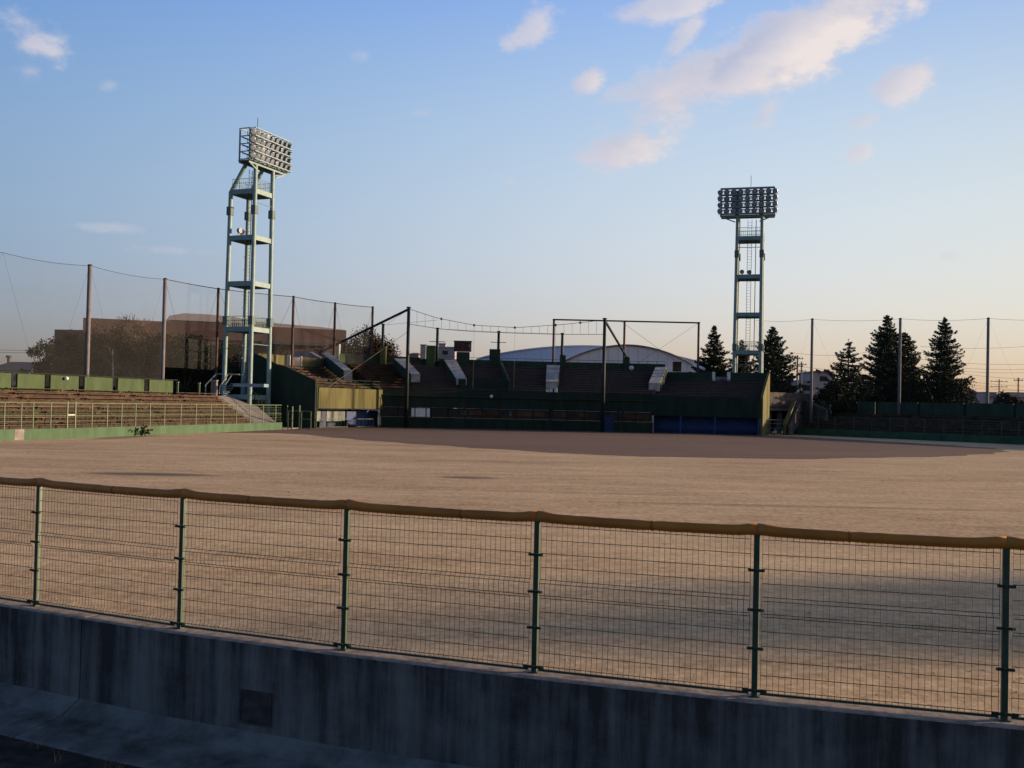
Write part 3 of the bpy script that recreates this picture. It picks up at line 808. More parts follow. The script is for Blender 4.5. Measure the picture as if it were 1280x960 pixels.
# dark end wall with a sloping stepped top facing the viewer
def endwall(mb, a, b, pts, th):
    """pts = [(t, ztop)] along a->b"""
    a = V2(a); b = V2(b)
    for (t0, z0), (t1, z1) in zip(pts[:-1], pts[1:]):
        mb.slab(a.lerp(b, t0), a.lerp(b, t1), th, -0.2, z0, -0.2, z1)
e0 = V2(FR[0]) + Vector((-.05, -.25, 0)); e1 = Vector((-31.0, 124.3, 0))
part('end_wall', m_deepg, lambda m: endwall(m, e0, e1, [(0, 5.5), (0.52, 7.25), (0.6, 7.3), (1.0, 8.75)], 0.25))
part('corner_post', m_rail, lambda m: m.bar((FR[0][0] + .1, FR[0][1] - .45, 0), (FR[0][0] + .1, FR[0][1] - .45, 5.0), 0.13))
# back wall of the flank in pieces round the gate
bA, bB = V2(BK[0]), V2(BK[1])
def bseg(px): return on(px, bA, bB, 450)
part('back_wall', m_olive, lambda m: m.slab(bA, bseg(357.5), 0.25, 7.0, 8.7, side=1))
part('back_wall', m_olive, lambda m: m.slab(bseg(377), bB, 0.25, 7.0, 8.7, side=1))
part('gate_post', m_white, lambda m: m.bar((*bseg(361).xy, 7.2), (*bseg(361).xy, 8.8), 0.45))
part('gate_post', m_white, lambda m: m.bar((*bseg(376).xy, 7.2), (*bseg(376).xy, 8.8), 0.3))
part('gate_leaf', m_grey, lambda m: m.slab(bseg(364.5), bseg(374.5), 0.1, 7.25, 8.6))
# centre back wall
Bc = [(-24.2, 138.0), (-22.6, 139.6), BK[2], BK[3], BK[4]]
for k, (za, zb_) in enumerate(((9.3, 9.6), (9.6, 9.4), (9.4, 9.4), (9.4, 9.4))):
    part('back_wall', m_darkg if k > 1 else m_greenb if k == 0 else m_darkg, lambda m: m.slab(Bc[k], Bc[k + 1], 0.25, 6.5 if k == 0 else 2.6, za, None, zb_, side=1))
part('back_wall', m_darkg, lambda m: m.slab(BK[4], on(893, BK[4], BK[5], 470), 0.25, 2.4, 8.3, side=1))
part('back_wall', m_darkg, lambda m: m.slab(on(911, BK[4], BK[5], 470), BK[5], 0.25, 2.4, 8.3, side=1))
for px in (892, 911):
    q = on(px, BK[4], BK[5], 470); part('gate_post', m_white, lambda m: m.bar((q.x, q.y, 7.1), (q.x, q.y, 8.35), 0.38))
part('gate_leaf', m_grey, lambda m: m.slab(on(894.5, BK[4], BK[5], 470), on(909, BK[4], BK[5], 470), 0.1, 6.9, 7.7))
# top rails on the centre back wall
def toprail(m):
    for k in (2, 3):
        a, b = V2(Bc[k]), V2(Bc[k + 1]); nn_ = int((b - a).length / 1.2)
        m.tube([(a.x, a.y, 9.72), (b.x, b.y, 9.72)], 0.025, 5)
        for j in range(nn_ + 1): q = a.lerp(b, j / nn_); m.bar((q.x, q.y, 9.4), (q.x, q.y, 9.72), 0.03)
part('top_railing', m_poled, toprail)
# lit end wall on the right
rA, rB = V2(FR[5]), V2(BK[5])
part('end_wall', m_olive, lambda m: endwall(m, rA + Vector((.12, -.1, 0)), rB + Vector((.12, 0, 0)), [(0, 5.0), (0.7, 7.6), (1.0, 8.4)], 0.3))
# centre front: face, ledge, window band, plinth
def fseg(px, k=None):
    for j in range(1, len(FR) - 1):
        a, b = FR[j], FR[j + 1]
        if 640 + F * a[0] / a[1] - .5 <= px <= 640 + F * b[0] / b[1] + .5: return on(px, a, b, 520)
    return V2(FR[-1])
Xm = fseg(816)
cl = [V2(FR[1]), V2(FR[2]), V2(FR[3]), Xm]
for k in range(3):
    a, b = cl[k], cl[k + 1]
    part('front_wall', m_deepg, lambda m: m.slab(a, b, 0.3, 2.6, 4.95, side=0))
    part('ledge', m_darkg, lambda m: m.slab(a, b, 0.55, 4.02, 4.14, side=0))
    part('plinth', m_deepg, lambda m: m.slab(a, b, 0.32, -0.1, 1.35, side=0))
    part('window_band', m_glass, lambda m: m.slab(a, b, 0.08, 1.37, 2.58, side=1))
    nn_ = int((b - a).length / 1.9); mm = MB()
    for j in range(nn_ + 1): q = a.lerp(b, j / nn_); mm.obox(q, b - a, 0.07, 0.12, 1.352, 2.598)
    mm.build('window_mullion', m_shadetrim, t_gs)
# faint ochre boards behind the windows
m_ochre = mat('ochre_board', (0.075, 0.042, 0.022), 0.8, 0.3, 0.8)
m_turq = mat('grey_green_board', (0.07, 0.09, 0.08), 0.8, 0.3, 0.8)
for x0, x1, mt in ((575, 583, m_turq), (586, 605, m_ochre), (608, 626, m_ochre), (636, 640, m_turq), (643, 680, m_ochre), (693, 710, m_ochre), (716, 733, m_ochre), (780, 810, m_ochre)):
    a, b = fseg(x0), fseg(x1); part('board', mt, lambda m: m.slab(a, b, 0.05, 1.75, 2.4, side=-1.2))
a, b = fseg(514), fseg(531.5); part('white_panel', m_white, lambda m: m.slab(a, b, 0.06, 1.42, 2.52, side=-1.0))
a, b = fseg(533), fseg(537); part('white_panel', m_white, lambda m: m.slab(a, b, 0.06, 1.42, 2.52, side=-1.0))
# right dugout
dA, dB = Xm, V2(FR[5])
part('front_wall', m_deepg, lambda m: m.slab(dA, dB, 0.3, 2.25, 4.75, side=0))
ja, jb = inset(dA, dB, 2.2)
part('dugout_back', m_blue, lambda m: m.slab(ja, jb, 0.2, 0, 2.3))
part('dugout_ceiling', m_dblue, lambda m: m.slab(lerp(dA, ja, .5), lerp(dB, jb, .5), 2.1, 2.14, 2.24))
for t_ in (0.0, .26, .58, .98):
    q = dA.lerp(dB, t_); part('dugout_pillar', m_blue if t_ else m_pale, lambda m: m.bar((q.x, q.y - .1, 0), (q.x, q.y - .1, 2.24), 0.22))
part('dugout_bench', m_blue, lambda m: (m.slab(lerp(dA, ja, .7), lerp(dB, jb, .7), 0.4, 0.4, 0.48), m.slab(lerp(dA, ja, .85), lerp(dB, jb, .85), 0.05, 0.55, 0.95)))
part('dugout_rail', m_dblue, lambda m: (m.slab(lerp(dA, dB, .04), lerp(dA, dB, .55), 0.08, 0.92, 1.0, side=0), m.slab(lerp(dA, dB, .6), lerp(dA, dB, .96), 0.08, 0.92, 1.0, side=0)))
# blue service door in the plinth
a, b = fseg(754), fseg(767); part('service_door', m_dblue, lambda m: m.slab(a, b, 0.06, 0.02, 2.2, side=-5.5))
# flank dugout furniture
def iseg(px, dist=1.6):
    a, b = inset(FR[0], FR[1], dist); return on(px, a, b, 520)
for x0, x1 in ((391, 400.5), (408, 431)):
    a, b = iseg(x0), iseg(x1); part('white_panel', m_board, lambda m: m.slab(a, b, 0.06, 0.75, 2.05))
    part('panel_rail', m_grey, lambda m: m.slab(a, b, 0.09, 1.5, 1.56))
a, b = iseg(433), iseg(472); part('blue_panel', m_blue, lambda m: m.slab(a, b, 0.08, 0.05, 2.1))
a, b = iseg(401.5), iseg(407); part('blue_panel', m_dblue, lambda m: m.slab(a, b, 0.08, 0.05, 2.1))
a, b = iseg(434.5, 1.0), iseg(445, 1.0); part('blue_bench', m_blue, lambda m: (m.slab(a, b, 0.5, 0.35, 0.5), m.slab(a, b, 0.05, 0.5, 0.9)))
def railing(px0, px1, dist, h, n, label, py0=534):
    a, b = iseg(px0, dist), iseg(px1, dist)
    t = thing('handrail', label, 'railing', (0, 0, 0))
    mb = MB()
    mb.tube([(a.x, a.y, 0), (a.x, a.y, h), (b.x, b.y, h), (b.x, b.y, 0)], 0.045, 6); mb.build('rail_frame', m_rail, t)
    mb = MB()
    for j in range(1, n): q = a.lerp(b, j / n); mb.bar((q.x, q.y, 0), (q.x, q.y, h), 0.03)
    mb.tube([(a.x, a.y, h * .12), (b.x, b.y, h * .12)], 0.03, 5)
    mb.build('baluster', m_rail, t)
railing(400, 434, -0.6, 1.05, 9, 'pale green railing in front of the white boards of the left dugout')
railing(445.5, 466.5, -0.6, 1.05, 5, 'short pale green railing in front of the blue panels of the left dugout')
# safety railing on the flank parapet
def flankrail(m):
    a, b = inset(FR[0], FR[1], .3)
    for z in (5.35, 5.05, 5.75): m.tube([(a.x, a.y, z), (b.x, b.y, z)], 0.025, 5)
    for j in range(9): q = a.lerp(b, j / 8); m.bar((q.x, q.y, 4.7), (q.x, q.y, 5.75), 0.05)
part('parapet_railing', m_drail, flankrail)

# stair covers, sloping pale boxes that come down the tiers
def cover(b0, b1, f0, f1, zb, zf, drop, front_h, label):
    """b0,b1 back corners; f0,f1 front corners in plan"""
    c = (V2(b0) + V2(f1)) / 2
    t = part('stair_cover', m_pale, lambda m: m.hexa([(*V2(f0).xy, zf - front_h), (*V2(f1).xy, zf - front_h), (*V2(b1).xy, zb - drop), (*V2(b0).xy, zb - drop)],
                                                 [(*V2(f0).xy, zf), (*V2(f1).xy, zf), (*V2(b1).xy, zb), (*V2(b0).xy, zb)]))
    # dark side sheets that paint the shaded side, 3 mm proud
    def side_sheet(m, s0, s1, o):
        a = V2(s0); b = V2(s1); d = (b - a).normalized(); n = Vector((-d.y, d.x, 0)) * o
        m.hexa([(*(a + n * .2).xy, zf - front_h), (*(a + n * 1.2).xy, zf - front_h), (*(b + n * 1.2).xy, zb - drop), (*(b + n * .2).xy, zb - drop)],
               [(*(a + n * .2).xy, zf - .07), (*(a + n * 1.2).xy, zf - .07), (*(b + n * 1.2).xy, zb - .07), (*(b + n * .2).xy, zb - .07)])
    mb = MB(); side_sheet(mb, f0, b0, 0.06); side_sheet(mb, f1, b1, -0.06); mb.build('side_shade', m_darkg, t)
    return t
def cov_px(bx0, bx1, by, Yb, fx0, fx1, fy, Yf, drop=1.6, fh=1.0, label=None):
    B0, B1 = P(bx0, by, Yb), P(bx1, by, Yb); F0, F1 = P(fx0, fy, Yf), P(fx1, fy, Yf)
    return cover(B0, B1, F0, F1, (B0.z + B1.z) / 2, (F0.z + F1.z) / 2, drop, fh, label)
cov_px(403, 412.5, 441, 137.5, 430, 440, 463, 129.5, fh=1.3)
cov_px(492.5, 507, 448, 141.3, 514, 525, 467, 134.5, fh=1.1)
cov_px(555, 570, 449.5, 144.5, 570.5, 583.5, 473.5, 136, fh=.8)
cov_px(683.5, 700, 456, 146.0, 682.5, 697, 477, 137.5, fh=.9)
cov_px(819.5, 834, 458.6, 145.0, 811, 825, 478.5, 137, fh=1.1)
# thin dark fin wall
A_ = P(625, 449, 146); B_ = P(637, 476, 136)
part('fin_wall', m_darkg, lambda m: m.slab(A_, B_, 0.3, 5, A_.z, 4.6, B_.z))
# dark green low barrier on the tiers
A_ = P(573, 480, 136.0); B_ = P(635, 480, 136.5)
part('barrier', m_deepg, lambda m: m.slab(A_, B_, 0.15, 4.6, P(600, 474, 136).z))
# white boxes under the middle cover
for k, px in enumerate((684.5, 689, 695)):
    q = P(px, 480, 135.2); zq = P(px, 484.5, 135.2).z
    t = thing('white_box', ['small white box left of two others on the dark tiers', 'middle one of three pale boxes on the dark tiers', 'brightest white box right of two others on the dark tiers'][k], 'box', (q.x, q.y, 4.78), group='pale boxes on the tiers')
    mb = MB(); h = .55 + .12 * k; mb.box(-.2, .2, -.15, .15, 0, h); mb.build('box_body', m_white, t, bevel=.02)
    mb = MB(); mb.box(-.22, .22, -.17, .17, h + .002, h + .05); mb.build('box_lid', m_pale, t)

# blocks on the back wall
def block(px0, px1, py_t, Y, z0, mt, nm='wall_block'):
    a = P(px0, py_t, Y); b = P(px1, py_t, Y)
    part(nm, mt, lambda m: m.box(a.x, b.x, Y - 0.6, Y + 0.6, z0, a.z))
    return (a + b) / 2
block(476, 483, 433, 141.5, 7.5, m_olive)
block(533, 544.5, 432, 143.7, 8, m_greenb)
block(571, 587, 440, 145.6, 8, m_darkg)
block(612, 625.5, 436.5, 146.4, 8, m_darkg)
block(700, 707, 444, 146.9, 8, m_darkg)
block(779.5, 786.5, 446.5, 146.2, 8, m_darkg)
block(421, 425, 430, 139.3, 8, m_pale)
def cabinet(px0, px1, y0, y1, Y, mt, label, nm='cabinet', cat='cabinet'):
    a = P(px0, y0, Y); b = P(px1, y1, Y); c = (a + b) / 2
    t = thing(nm, label, cat, (c.x, Y, b.z)); w_ = (b.x - a.x) / 2; h = a.z - b.z
    mb = MB(); mb.box(-w_, w_, -.5, .5, 0, h); mb.build('cabinet_body', mt, t, bevel=.03)
    mb = MB(); mb.box(-w_ * .85, w_ * .85, -.53, -.505, h * .08, h * .92); mb.build('cabinet_door', mt, t)
    mb = MB(); mb.box(-w_ - .06, w_ + .06, -.57, .57, h + .002, h + .08); mb.build('cabinet_top', m_poled, t)
cabinet(526, 532.6, 431.5, 449, 143.2, m_pale, 'pale grey cabinet beside the green block on the grandstand rim')
cabinet(841.5, 851, 453, 464.5, 145.9, m_ochre, 'ochre brown box on the rim where the grandstand back wall steps down')
# loudspeaker box
a = P(568, 427, 145.6); b = P(589, 439.6, 145.6)
t = thing('loudspeaker', 'dark red loudspeaker box raised on a green block above the grandstand', 'loudspeaker', ((a.x + b.x) / 2, 145.6, b.z))
w_ = (b.x - a.x) / 2; h = a.z - b.z
mb = MB(); mb.box(-w_, w_, -.7, .7, 0, h); mb.build('speaker_cabinet', m_redbox, t, bevel=.03)
for s_ in (-.5, .5):
    mb = MB(); mb.tube([(w_ * s_, -.70, h * .55), (w_ * s_, -.78, h * .55)], [.42, .36], 14); mb.build('speaker_horn', m_cable, t)
mb = MB(); mb.box(-w_ - .08, w_ + .08, -.8, .8, h + .002, h + .1); mb.build('speaker_roof', m_poled, t)
# small things
def small_lamp(px, py, Y, label, s=.25):
    q = P(px, py, Y); t = thing('floodlamp', label, 'lamp', q)
    mb = MB(); mb.tube([(0, -.12, 0), (0, -.02, 0), (0, .2, 0)], [s, s * .9, s * .3], 10); mb.build('lamp_head', m_white, t, smooth=True)
    mb = MB(); mb.bar((0, .1, 0), (0, .12, -.5), .06); mb.build('lamp_bracket', m_poled, t)
small_lamp(614.3, 495.5, 133.2, 'small round white lamp fixed to the dark face of the grandstand', .22)
small_lamp(789, 460, 145.4, 'small white lamp hung below the block right of the centre on the grandstand rim', .35)
# blue-grey shed behind the flank
t = thing('shed', 'low blue-grey shed roof showing above the sunlit olive wall', 'shed', (0, 0, 0))
a = P(362, 445, 142); b = P(398, 445, 142)
mb = MB(); mb.box(a.x, b.x, 142, 146, 0, 9.0); mb.build('shed_body', m_grey, t)
mb = MB(); mb.hexa([(a.x - .3, 141.6, 9.0), (b.x + .3, 141.6, 9.0), (b.x + .3, 146.4, 9.0), (a.x - .3, 146.4, 9.0)], [(a.x + .5, 142.4, 9.9), (b.x - 1.4, 142.4, 9.9), (b.x - 1.4, 145.6, 9.9), (a.x + .5, 145.6, 9.9)])
mb.build('shed_roof', mat('blue_grey_roof', (0.10, 0.11, 0.17), 0.7, 0.2, 1.2), t)

# ---- poles of the backstop and rim
def simple_pole(px, pyt, Y, zb, r, mt, label, group=None, name='backstop_pole', arm=None):
    q = P(px, pyt, Y); t = thing(name, label, 'pole', (q.x, Y, zb), group=group)
    mb = MB(); mb.tube([(0, 0, 0), (0, 0, q.z - zb)], [r * 1.1, r * .9], 10); mb.build('pole_shaft', mt, t, smooth=True)
    mb = MB(); mb.tube([(0, 0, q.z - zb), (0, 0, q.z - zb + .15)], [r * 1.4, r * 1.2], 8); mb.build('pole_cap', m_poled, t)
    if arm:
        z = zat(px, arm, Y) - zb; mb = MB(); mb.bar((-1.1, 0, z), (1.1, 0, z), .08); mb.build('cross_arm', m_poled, t)
    return t, q
tA, qA = simple_pole(511, 385, 130.5, 0, .22, m_poled, 'tall dark backstop pole left of centre with a long slanting strut')
zA = qA.z
endA = P(401, 440, 140.5)
mb = MB(); mb.tube([(0, 0, zA - .15), tuple(endA - tA.location)], .17, 8); mb.build('strut', m_poled, tA)
mb = MB(); g_ = P(393, 496, 121) ; mb.tube([(0, 0, P(480, 414, 131).z - .0 - 0), tuple(g_ - tA.location)], .03, 5); mb.build('guy_wire', m_polec, tA)
tB, qB = simple_pole(756, 399, 131.5, 0, .22, m_poled, 'tall dark backstop pole right of centre with a short slanting strut')
endB = P(783, 446, 145.8)
mb = MB(); mb.tube([(0, 0, qB.z - .15), tuple(endB - tB.location)], .16, 8); mb.build('strut', m_poled, tB)
# rim frame of three brown poles and a beam
t = thing('netting_support', 'brown steel frame of three poles and a long top beam above the grandstand', 'frame')
YF = 147.6
tops = [P(692.5, 400.5, YF), P(780.8, 401.5, YF), P(873.5, 402.5, YF)]
for q, zb in zip(tops, (9.3, 9.3, 8.2)):
    mb = MB(); mb.tube([(q.x, YF, 0), (q.x, YF, q.z)], .16, 8); mb.build('frame_post', m_polebr, t)
zf_ = sum(q.z for q in tops) / 3
mb = MB(); mb.tube([(tops[0].x - .2, YF, zf_), (tops[2].x + .2, YF, zf_)], .11, 8); mb.build('top_beam', m_polebr, t)
mb = MB()
for k in (0, 1):
    a, b = tops[k], tops[k + 1]; mb.add([(a.x, YF, 9.4), (b.x, YF, 9.4), (b.x, YF, zf_), (a.x, YF, zf_)], [(0, 1, 2, 3)])
mb.build('netting', m_netr, t)
mb = MB(); mb.tube([(tops[0].x + 9.5, YF, zf_), (tops[1].x + 8, YF, 9.5)], .02, 4); mb.tube([(tops[2].x, YF, zf_), (tops[1].x + 2, YF, 9.5)], .015, 4); mb.build('stay_wire', m_cable, t)
# short rim poles
for px, pt, Y, arm, lb in ((479, 406, 141.5, None, 'short dark pole on the olive block left of the tall strutted pole'), (547, 411, 144, 427, 'short dark pole behind the green block left of the loudspeaker'),
                           (623.5, 415, 146.4, 428, 'short dark pole with a cross arm right of the loudspeaker'), (703, 417.5, 146.9, None, 'short dark pole between the brown frame legs on the grandstand rim')):
    simple_pole(px, pt, Y, 8.5, .2, m_poled, lb, 'short poles along the grandstand rim', 'rim_pole', arm)
# ladder-like hanging cables of the backstop net
t = thing('backstop_cables', 'pair of sagging black cables with short droppers strung between the two tall backstop poles', 'cable')
upp = [(511, 386), (546, 397.5), (593, 406.5), (645, 409.5), (700, 406), (756, 400)]
low = [(511, 405), (548, 411), (593, 414.5), (645, 416.5), (700, 418), (756, 418)]
def interp(pl, x):
    for (x0, y0), (x1, y1) in zip(pl[:-1], pl[1:]):
        if x0 <= x <= x1:
            s = (x - x0) / (x1 - x0); return y0 + (y1 - y0) * s
    return pl[-1][1]
u_pts = [P(511 + 245 * k / 24, interp(upp, 511 + 245 * k / 24), 130.5 + k / 24) for k in range(25)]
l_pts = [P(511 + 245 * k / 24, interp(low, 511 + 245 * k / 24), 130.5 + k / 24) for k in range(25)]
mb = MB(); mb.tube(u_pts, .032, 5); mb.build('upper_cable', m_cable, t)
mb = MB(); mb.tube(l_pts, .032, 5); mb.build('lower_cable', m_cable, t)
mb = MB()
for k in range(1, 24): mb.tube([u_pts[k], l_pts[k]], .018, 4, cap=False)
mb.build('dropper', m_cable, t)
mb = MB()
for k in (4, 8, 13, 18, 21): 
    mb.tube([u_pts[k] + Vector((0, 0, .14)), u_pts[k] - Vector((0, 0, .14))], .13, 6)
mb.build('cable_clamp', m_cable, t)
mb = MB()
for k in (8, 13, 18): mb.tube([l_pts[k], (l_pts[k].x, l_pts[k].y, 5.2)], .012, 4, cap=False)
mb.build('drop_line', m_cable, t)
mb = MB()
for k in range(24):
    a, b = l_pts[k], l_pts[k + 1]; mb.add([(a.x, a.y, 4.2), (b.x, b.y, 4.2), tuple(b), tuple(a)], [(0, 1, 2, 3)])
mb.build('netting', m_netr, t)
# cables from the left strutted pole to the rim poles
t = thing('overhead_wire', 'thin wires running from the left tall backstop pole down to the short rim poles', 'cable')
mb = MB()
for a, b in ((P(483, 406, 141.5), P(547, 400, 134)), (P(511, 405, 130.5), P(547, 411, 144)), (P(511, 386, 130.5), P(483, 406, 141.5)), (P(547, 411, 144), P(623, 415, 146.4)), (P(623, 415, 146.4), P(703, 417.5, 146.9))): mb.tube([a, b], .018, 4, cap=False)
mb.build('wire', m_cable, t)
# thin pale post at the left edge of the shaded face
q = P(475.5, 497, 130); t = thing('thin_post', 'thin pale green post where the sunlit olive face meets the dark face', 'post', (q.x, q.y, 0))
mb = MB(); mb.tube([(0, 0, 0), (0, 0, q.z)], .05, 6); mb.build('post_shaft', m_rail, t)
mb = MB(); mb.bar((0, 0, q.z + .01), (-1.0, 0, q.z + .01), .07); mb.build('post_arm', m_poled, t)

# gate between bleachers and stand
t = thing('field_gate', 'pale green tubular gate in front of the dark end wall of the grandstand', 'gate')
def gpt(px, z, Y=112.5): q = P(px, 530, Y); return (q.x, Y, z)
mb = MB()
for x0, x1 in ((360, 365.5), (376.5, 388.5)):
    for z in (.15, 1.15, 2.0): mb.tube([gpt(x0, z), gpt(x1, z)], .05, 5)
    mb.tube([gpt(x0, 0), gpt(x0, 2.0)], .06, 5); mb.tube([gpt(x1, 0), gpt(x1, 2.0)], .06, 5)
mb.build('gate_frame', m_rail, t)
mb = MB(); mb.tube([gpt(360, 2.02), gpt(388.5, 2.02)], .055, 5); mb.build('top_rail', m_rail, t)
mb = MB(); mb.tube([gpt(365, 0, 112.3), gpt(365, 2.5, 112.3)], .08, 6); mb.tube([gpt(374, 0, 112.3), gpt(374, 2.65, 112.3)], .07, 6); mb.build('gate_post', m_rail, t)

# concrete base, ramp and fence between bleachers and stand
t = thing('concrete_ramp', 'shaded concrete ramp with dark green railing between the left bleachers and the grandstand', 'ramp')
pa = P(267, 492, 114); pb = P(338, 530, 106)
mb = MB(); mb.prism([(-26.0, 106.2), (-24.8, 111.5), (-24.2, 118.6), (-31.2, 123.2), (-34, 118), (-32.4, 113.9)], -.2, .05)
mb.build('landing', m_grey, t)
mb = MB(); mb.hexa([(-26.0, 107, 0.06), (-24.6, 111, 0.06), (-31.0, 121.5, 0.06), (-33.0, 114.5, 0.06)], [(-26.0, 107, .3), (-24.6, 111, .3), (-31.0, 121.5, 3.3), (-33.0, 114.5, 3.5)])
mb.build('slope', m_grey, t)
mb = MB(); a0 = Vector((-24.7, 111, .3)); b0 = Vector((-30.8, 121, 3.3))
mb.tube([a0 + Vector((0, 0, 1.3)), b0 + Vector((0, 0, 1.3))], .04, 5)
for k in range(10): q = a0.lerp(b0, k / 9); mb.bar(q, q + Vector((0, 0, 1.3)), .05)
for k in range(40): q = a0.lerp(b0, k / 39); mb.bar(q, q + Vector((0, 0, 1.3)), .015)
mb.build('ramp_railing', m_drail, t)

# ================================================================== RIGHT SIDE WALL, BLEACHERS
rpx = [1001.5, 1022.6, 1043.7, 1067.6, 1090, 1112.6, 1132.3, 1156, 1180, 1204, 1228, 1252, 1274]
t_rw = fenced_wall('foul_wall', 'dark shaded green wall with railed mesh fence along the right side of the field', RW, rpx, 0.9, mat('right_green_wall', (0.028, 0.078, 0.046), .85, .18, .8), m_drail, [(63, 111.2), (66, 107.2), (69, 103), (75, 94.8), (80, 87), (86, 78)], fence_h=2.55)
nR = Vector((.78, .62, 0))
RF = [(x + .5, y + .4) for x, y in RW]; RBk = [(46.8, 149.5), (66.4, 123.5), (80.5, 105), (95, 83), (105, 64)]
t_rb = thing('bleachers', 'dark brown stepped bleachers in shade behind the right foul wall', 'bleachers')
tiers(t_rb, RF, RBk, 1.0, 3.0, 7, m_tier, m_bench)
t = thing('panelled_wall', 'dark green back wall with wide panels behind the right bleachers below the conifers', 'wall')
RBo = [(x + .2, y + .16) for x, y in RBk]
for k in range(len(RBo) - 1):
    a, b = V2(RBo[k]), V2(RBo[k + 1]); L_ = (b - a).length; n_ = int(L_ / 8) + 1
    for j in range(n_):
        p0 = a.lerp(b, j / n_ + .006); p1 = a.lerp(b, (j + 1) / n_ - .006)
        if k == 0 and j == 0:
            p0 = on(1072, a, b, 500)
            if (p1 - a).length < (p0 - a).length: continue
        mb = MB(); mb.slab(p0, p1, .16, 2.9, 4.75); mb.build('wall_panel', m_darkg, t)
    mb = MB(); mb.slab(a.lerp(b, .25 if k == 0 else .001), b, .1, 2.9, 4.6); mb.build('backing', m_shadetrim, t)
# small lit wall piece
a = P(1026, 505, 148.5); b = P(1036, 505, 148.5)
t = thing('wall_stub', 'short green wall stub with a pale end standing left of the dark panelled wall', 'wall', (a.x, 148.5, 0))
mb = MB(); mb.box(0, b.x - a.x, -.15, .15, 2.6, 4.75); mb.build('wall_body', m_greenb, t)
mb = MB(); mb.box(b.x - a.x + .002, b.x - a.x + .35, -.2, .2, 2.6, 4.7); mb.build('wall_end', m_pale, t)
# concourse right of the stand
t = thing('concourse', 'raised grey concrete concourse with a slanting stair parapet right of the grandstand', 'concourse')
a = P(959, 490, 144); b = P(1013, 490, 150)
mb = MB(); mb.slab((a.x, 144), (b.x, 150), .3, 3.7, P(985, 491, 147).z); mb.build('parapet', m_darkc, t)
mb = MB(); mb.prism([(a.x, 144.2), (b.x, 150.2), (b.x, 156), (a.x, 152)], 3.2, 3.7); mb.build('deck', m_grey, t)
mb = MB()
for px in (961, 978, 1000): 
    q = P(px, 520, 146.5); mb.box(q.x - .3, q.x + .3, 146.2 + (px - 961) * .1, 146.8 + (px - 961) * .1, 0, 3.2)
mb.build('pillar', m_grey, t)
a = P(993, 500, 146); b = P(980.5, 541, 138)
mb = MB(); mb.slab(b, a, .45, -.1, 1.5, -.1, a.z); mb.build('stair_parapet', m_olive, t)
mb = MB(); mb.slab((b.x + .6, b.y), (a.x + .7, a.y), .3, -.1, 1.2, -.1, a.z - .3); mb.build('stair_parapet', m_darkc, t)
a = P(1000, 497, 150); b = P(1034, 512, 144)
mb = MB(); mb.slab(a, b, .4, 0, a.z, 0, b.z); mb.build('ramp_wall', m_darkc, t)
# handrail at the opening
t = thing('handrail', 'dark low railing across the opening right of the grandstand', 'railing')
a = P(946, 535, 134); b = P(979, 535, 138)
mb = MB()
for z in (.4, .9, 1.5, 2.0): mb.tube([(a.x, a.y, z), (b.x, b.y, z)], .035, 5)
for k in range(4): q = a.lerp(b, k / 3); mb.tube([(q.x, q.y, 0), (q.x, q.y, 2.0)], .05, 5)
mb.build('rail_frame', m_drail, t)

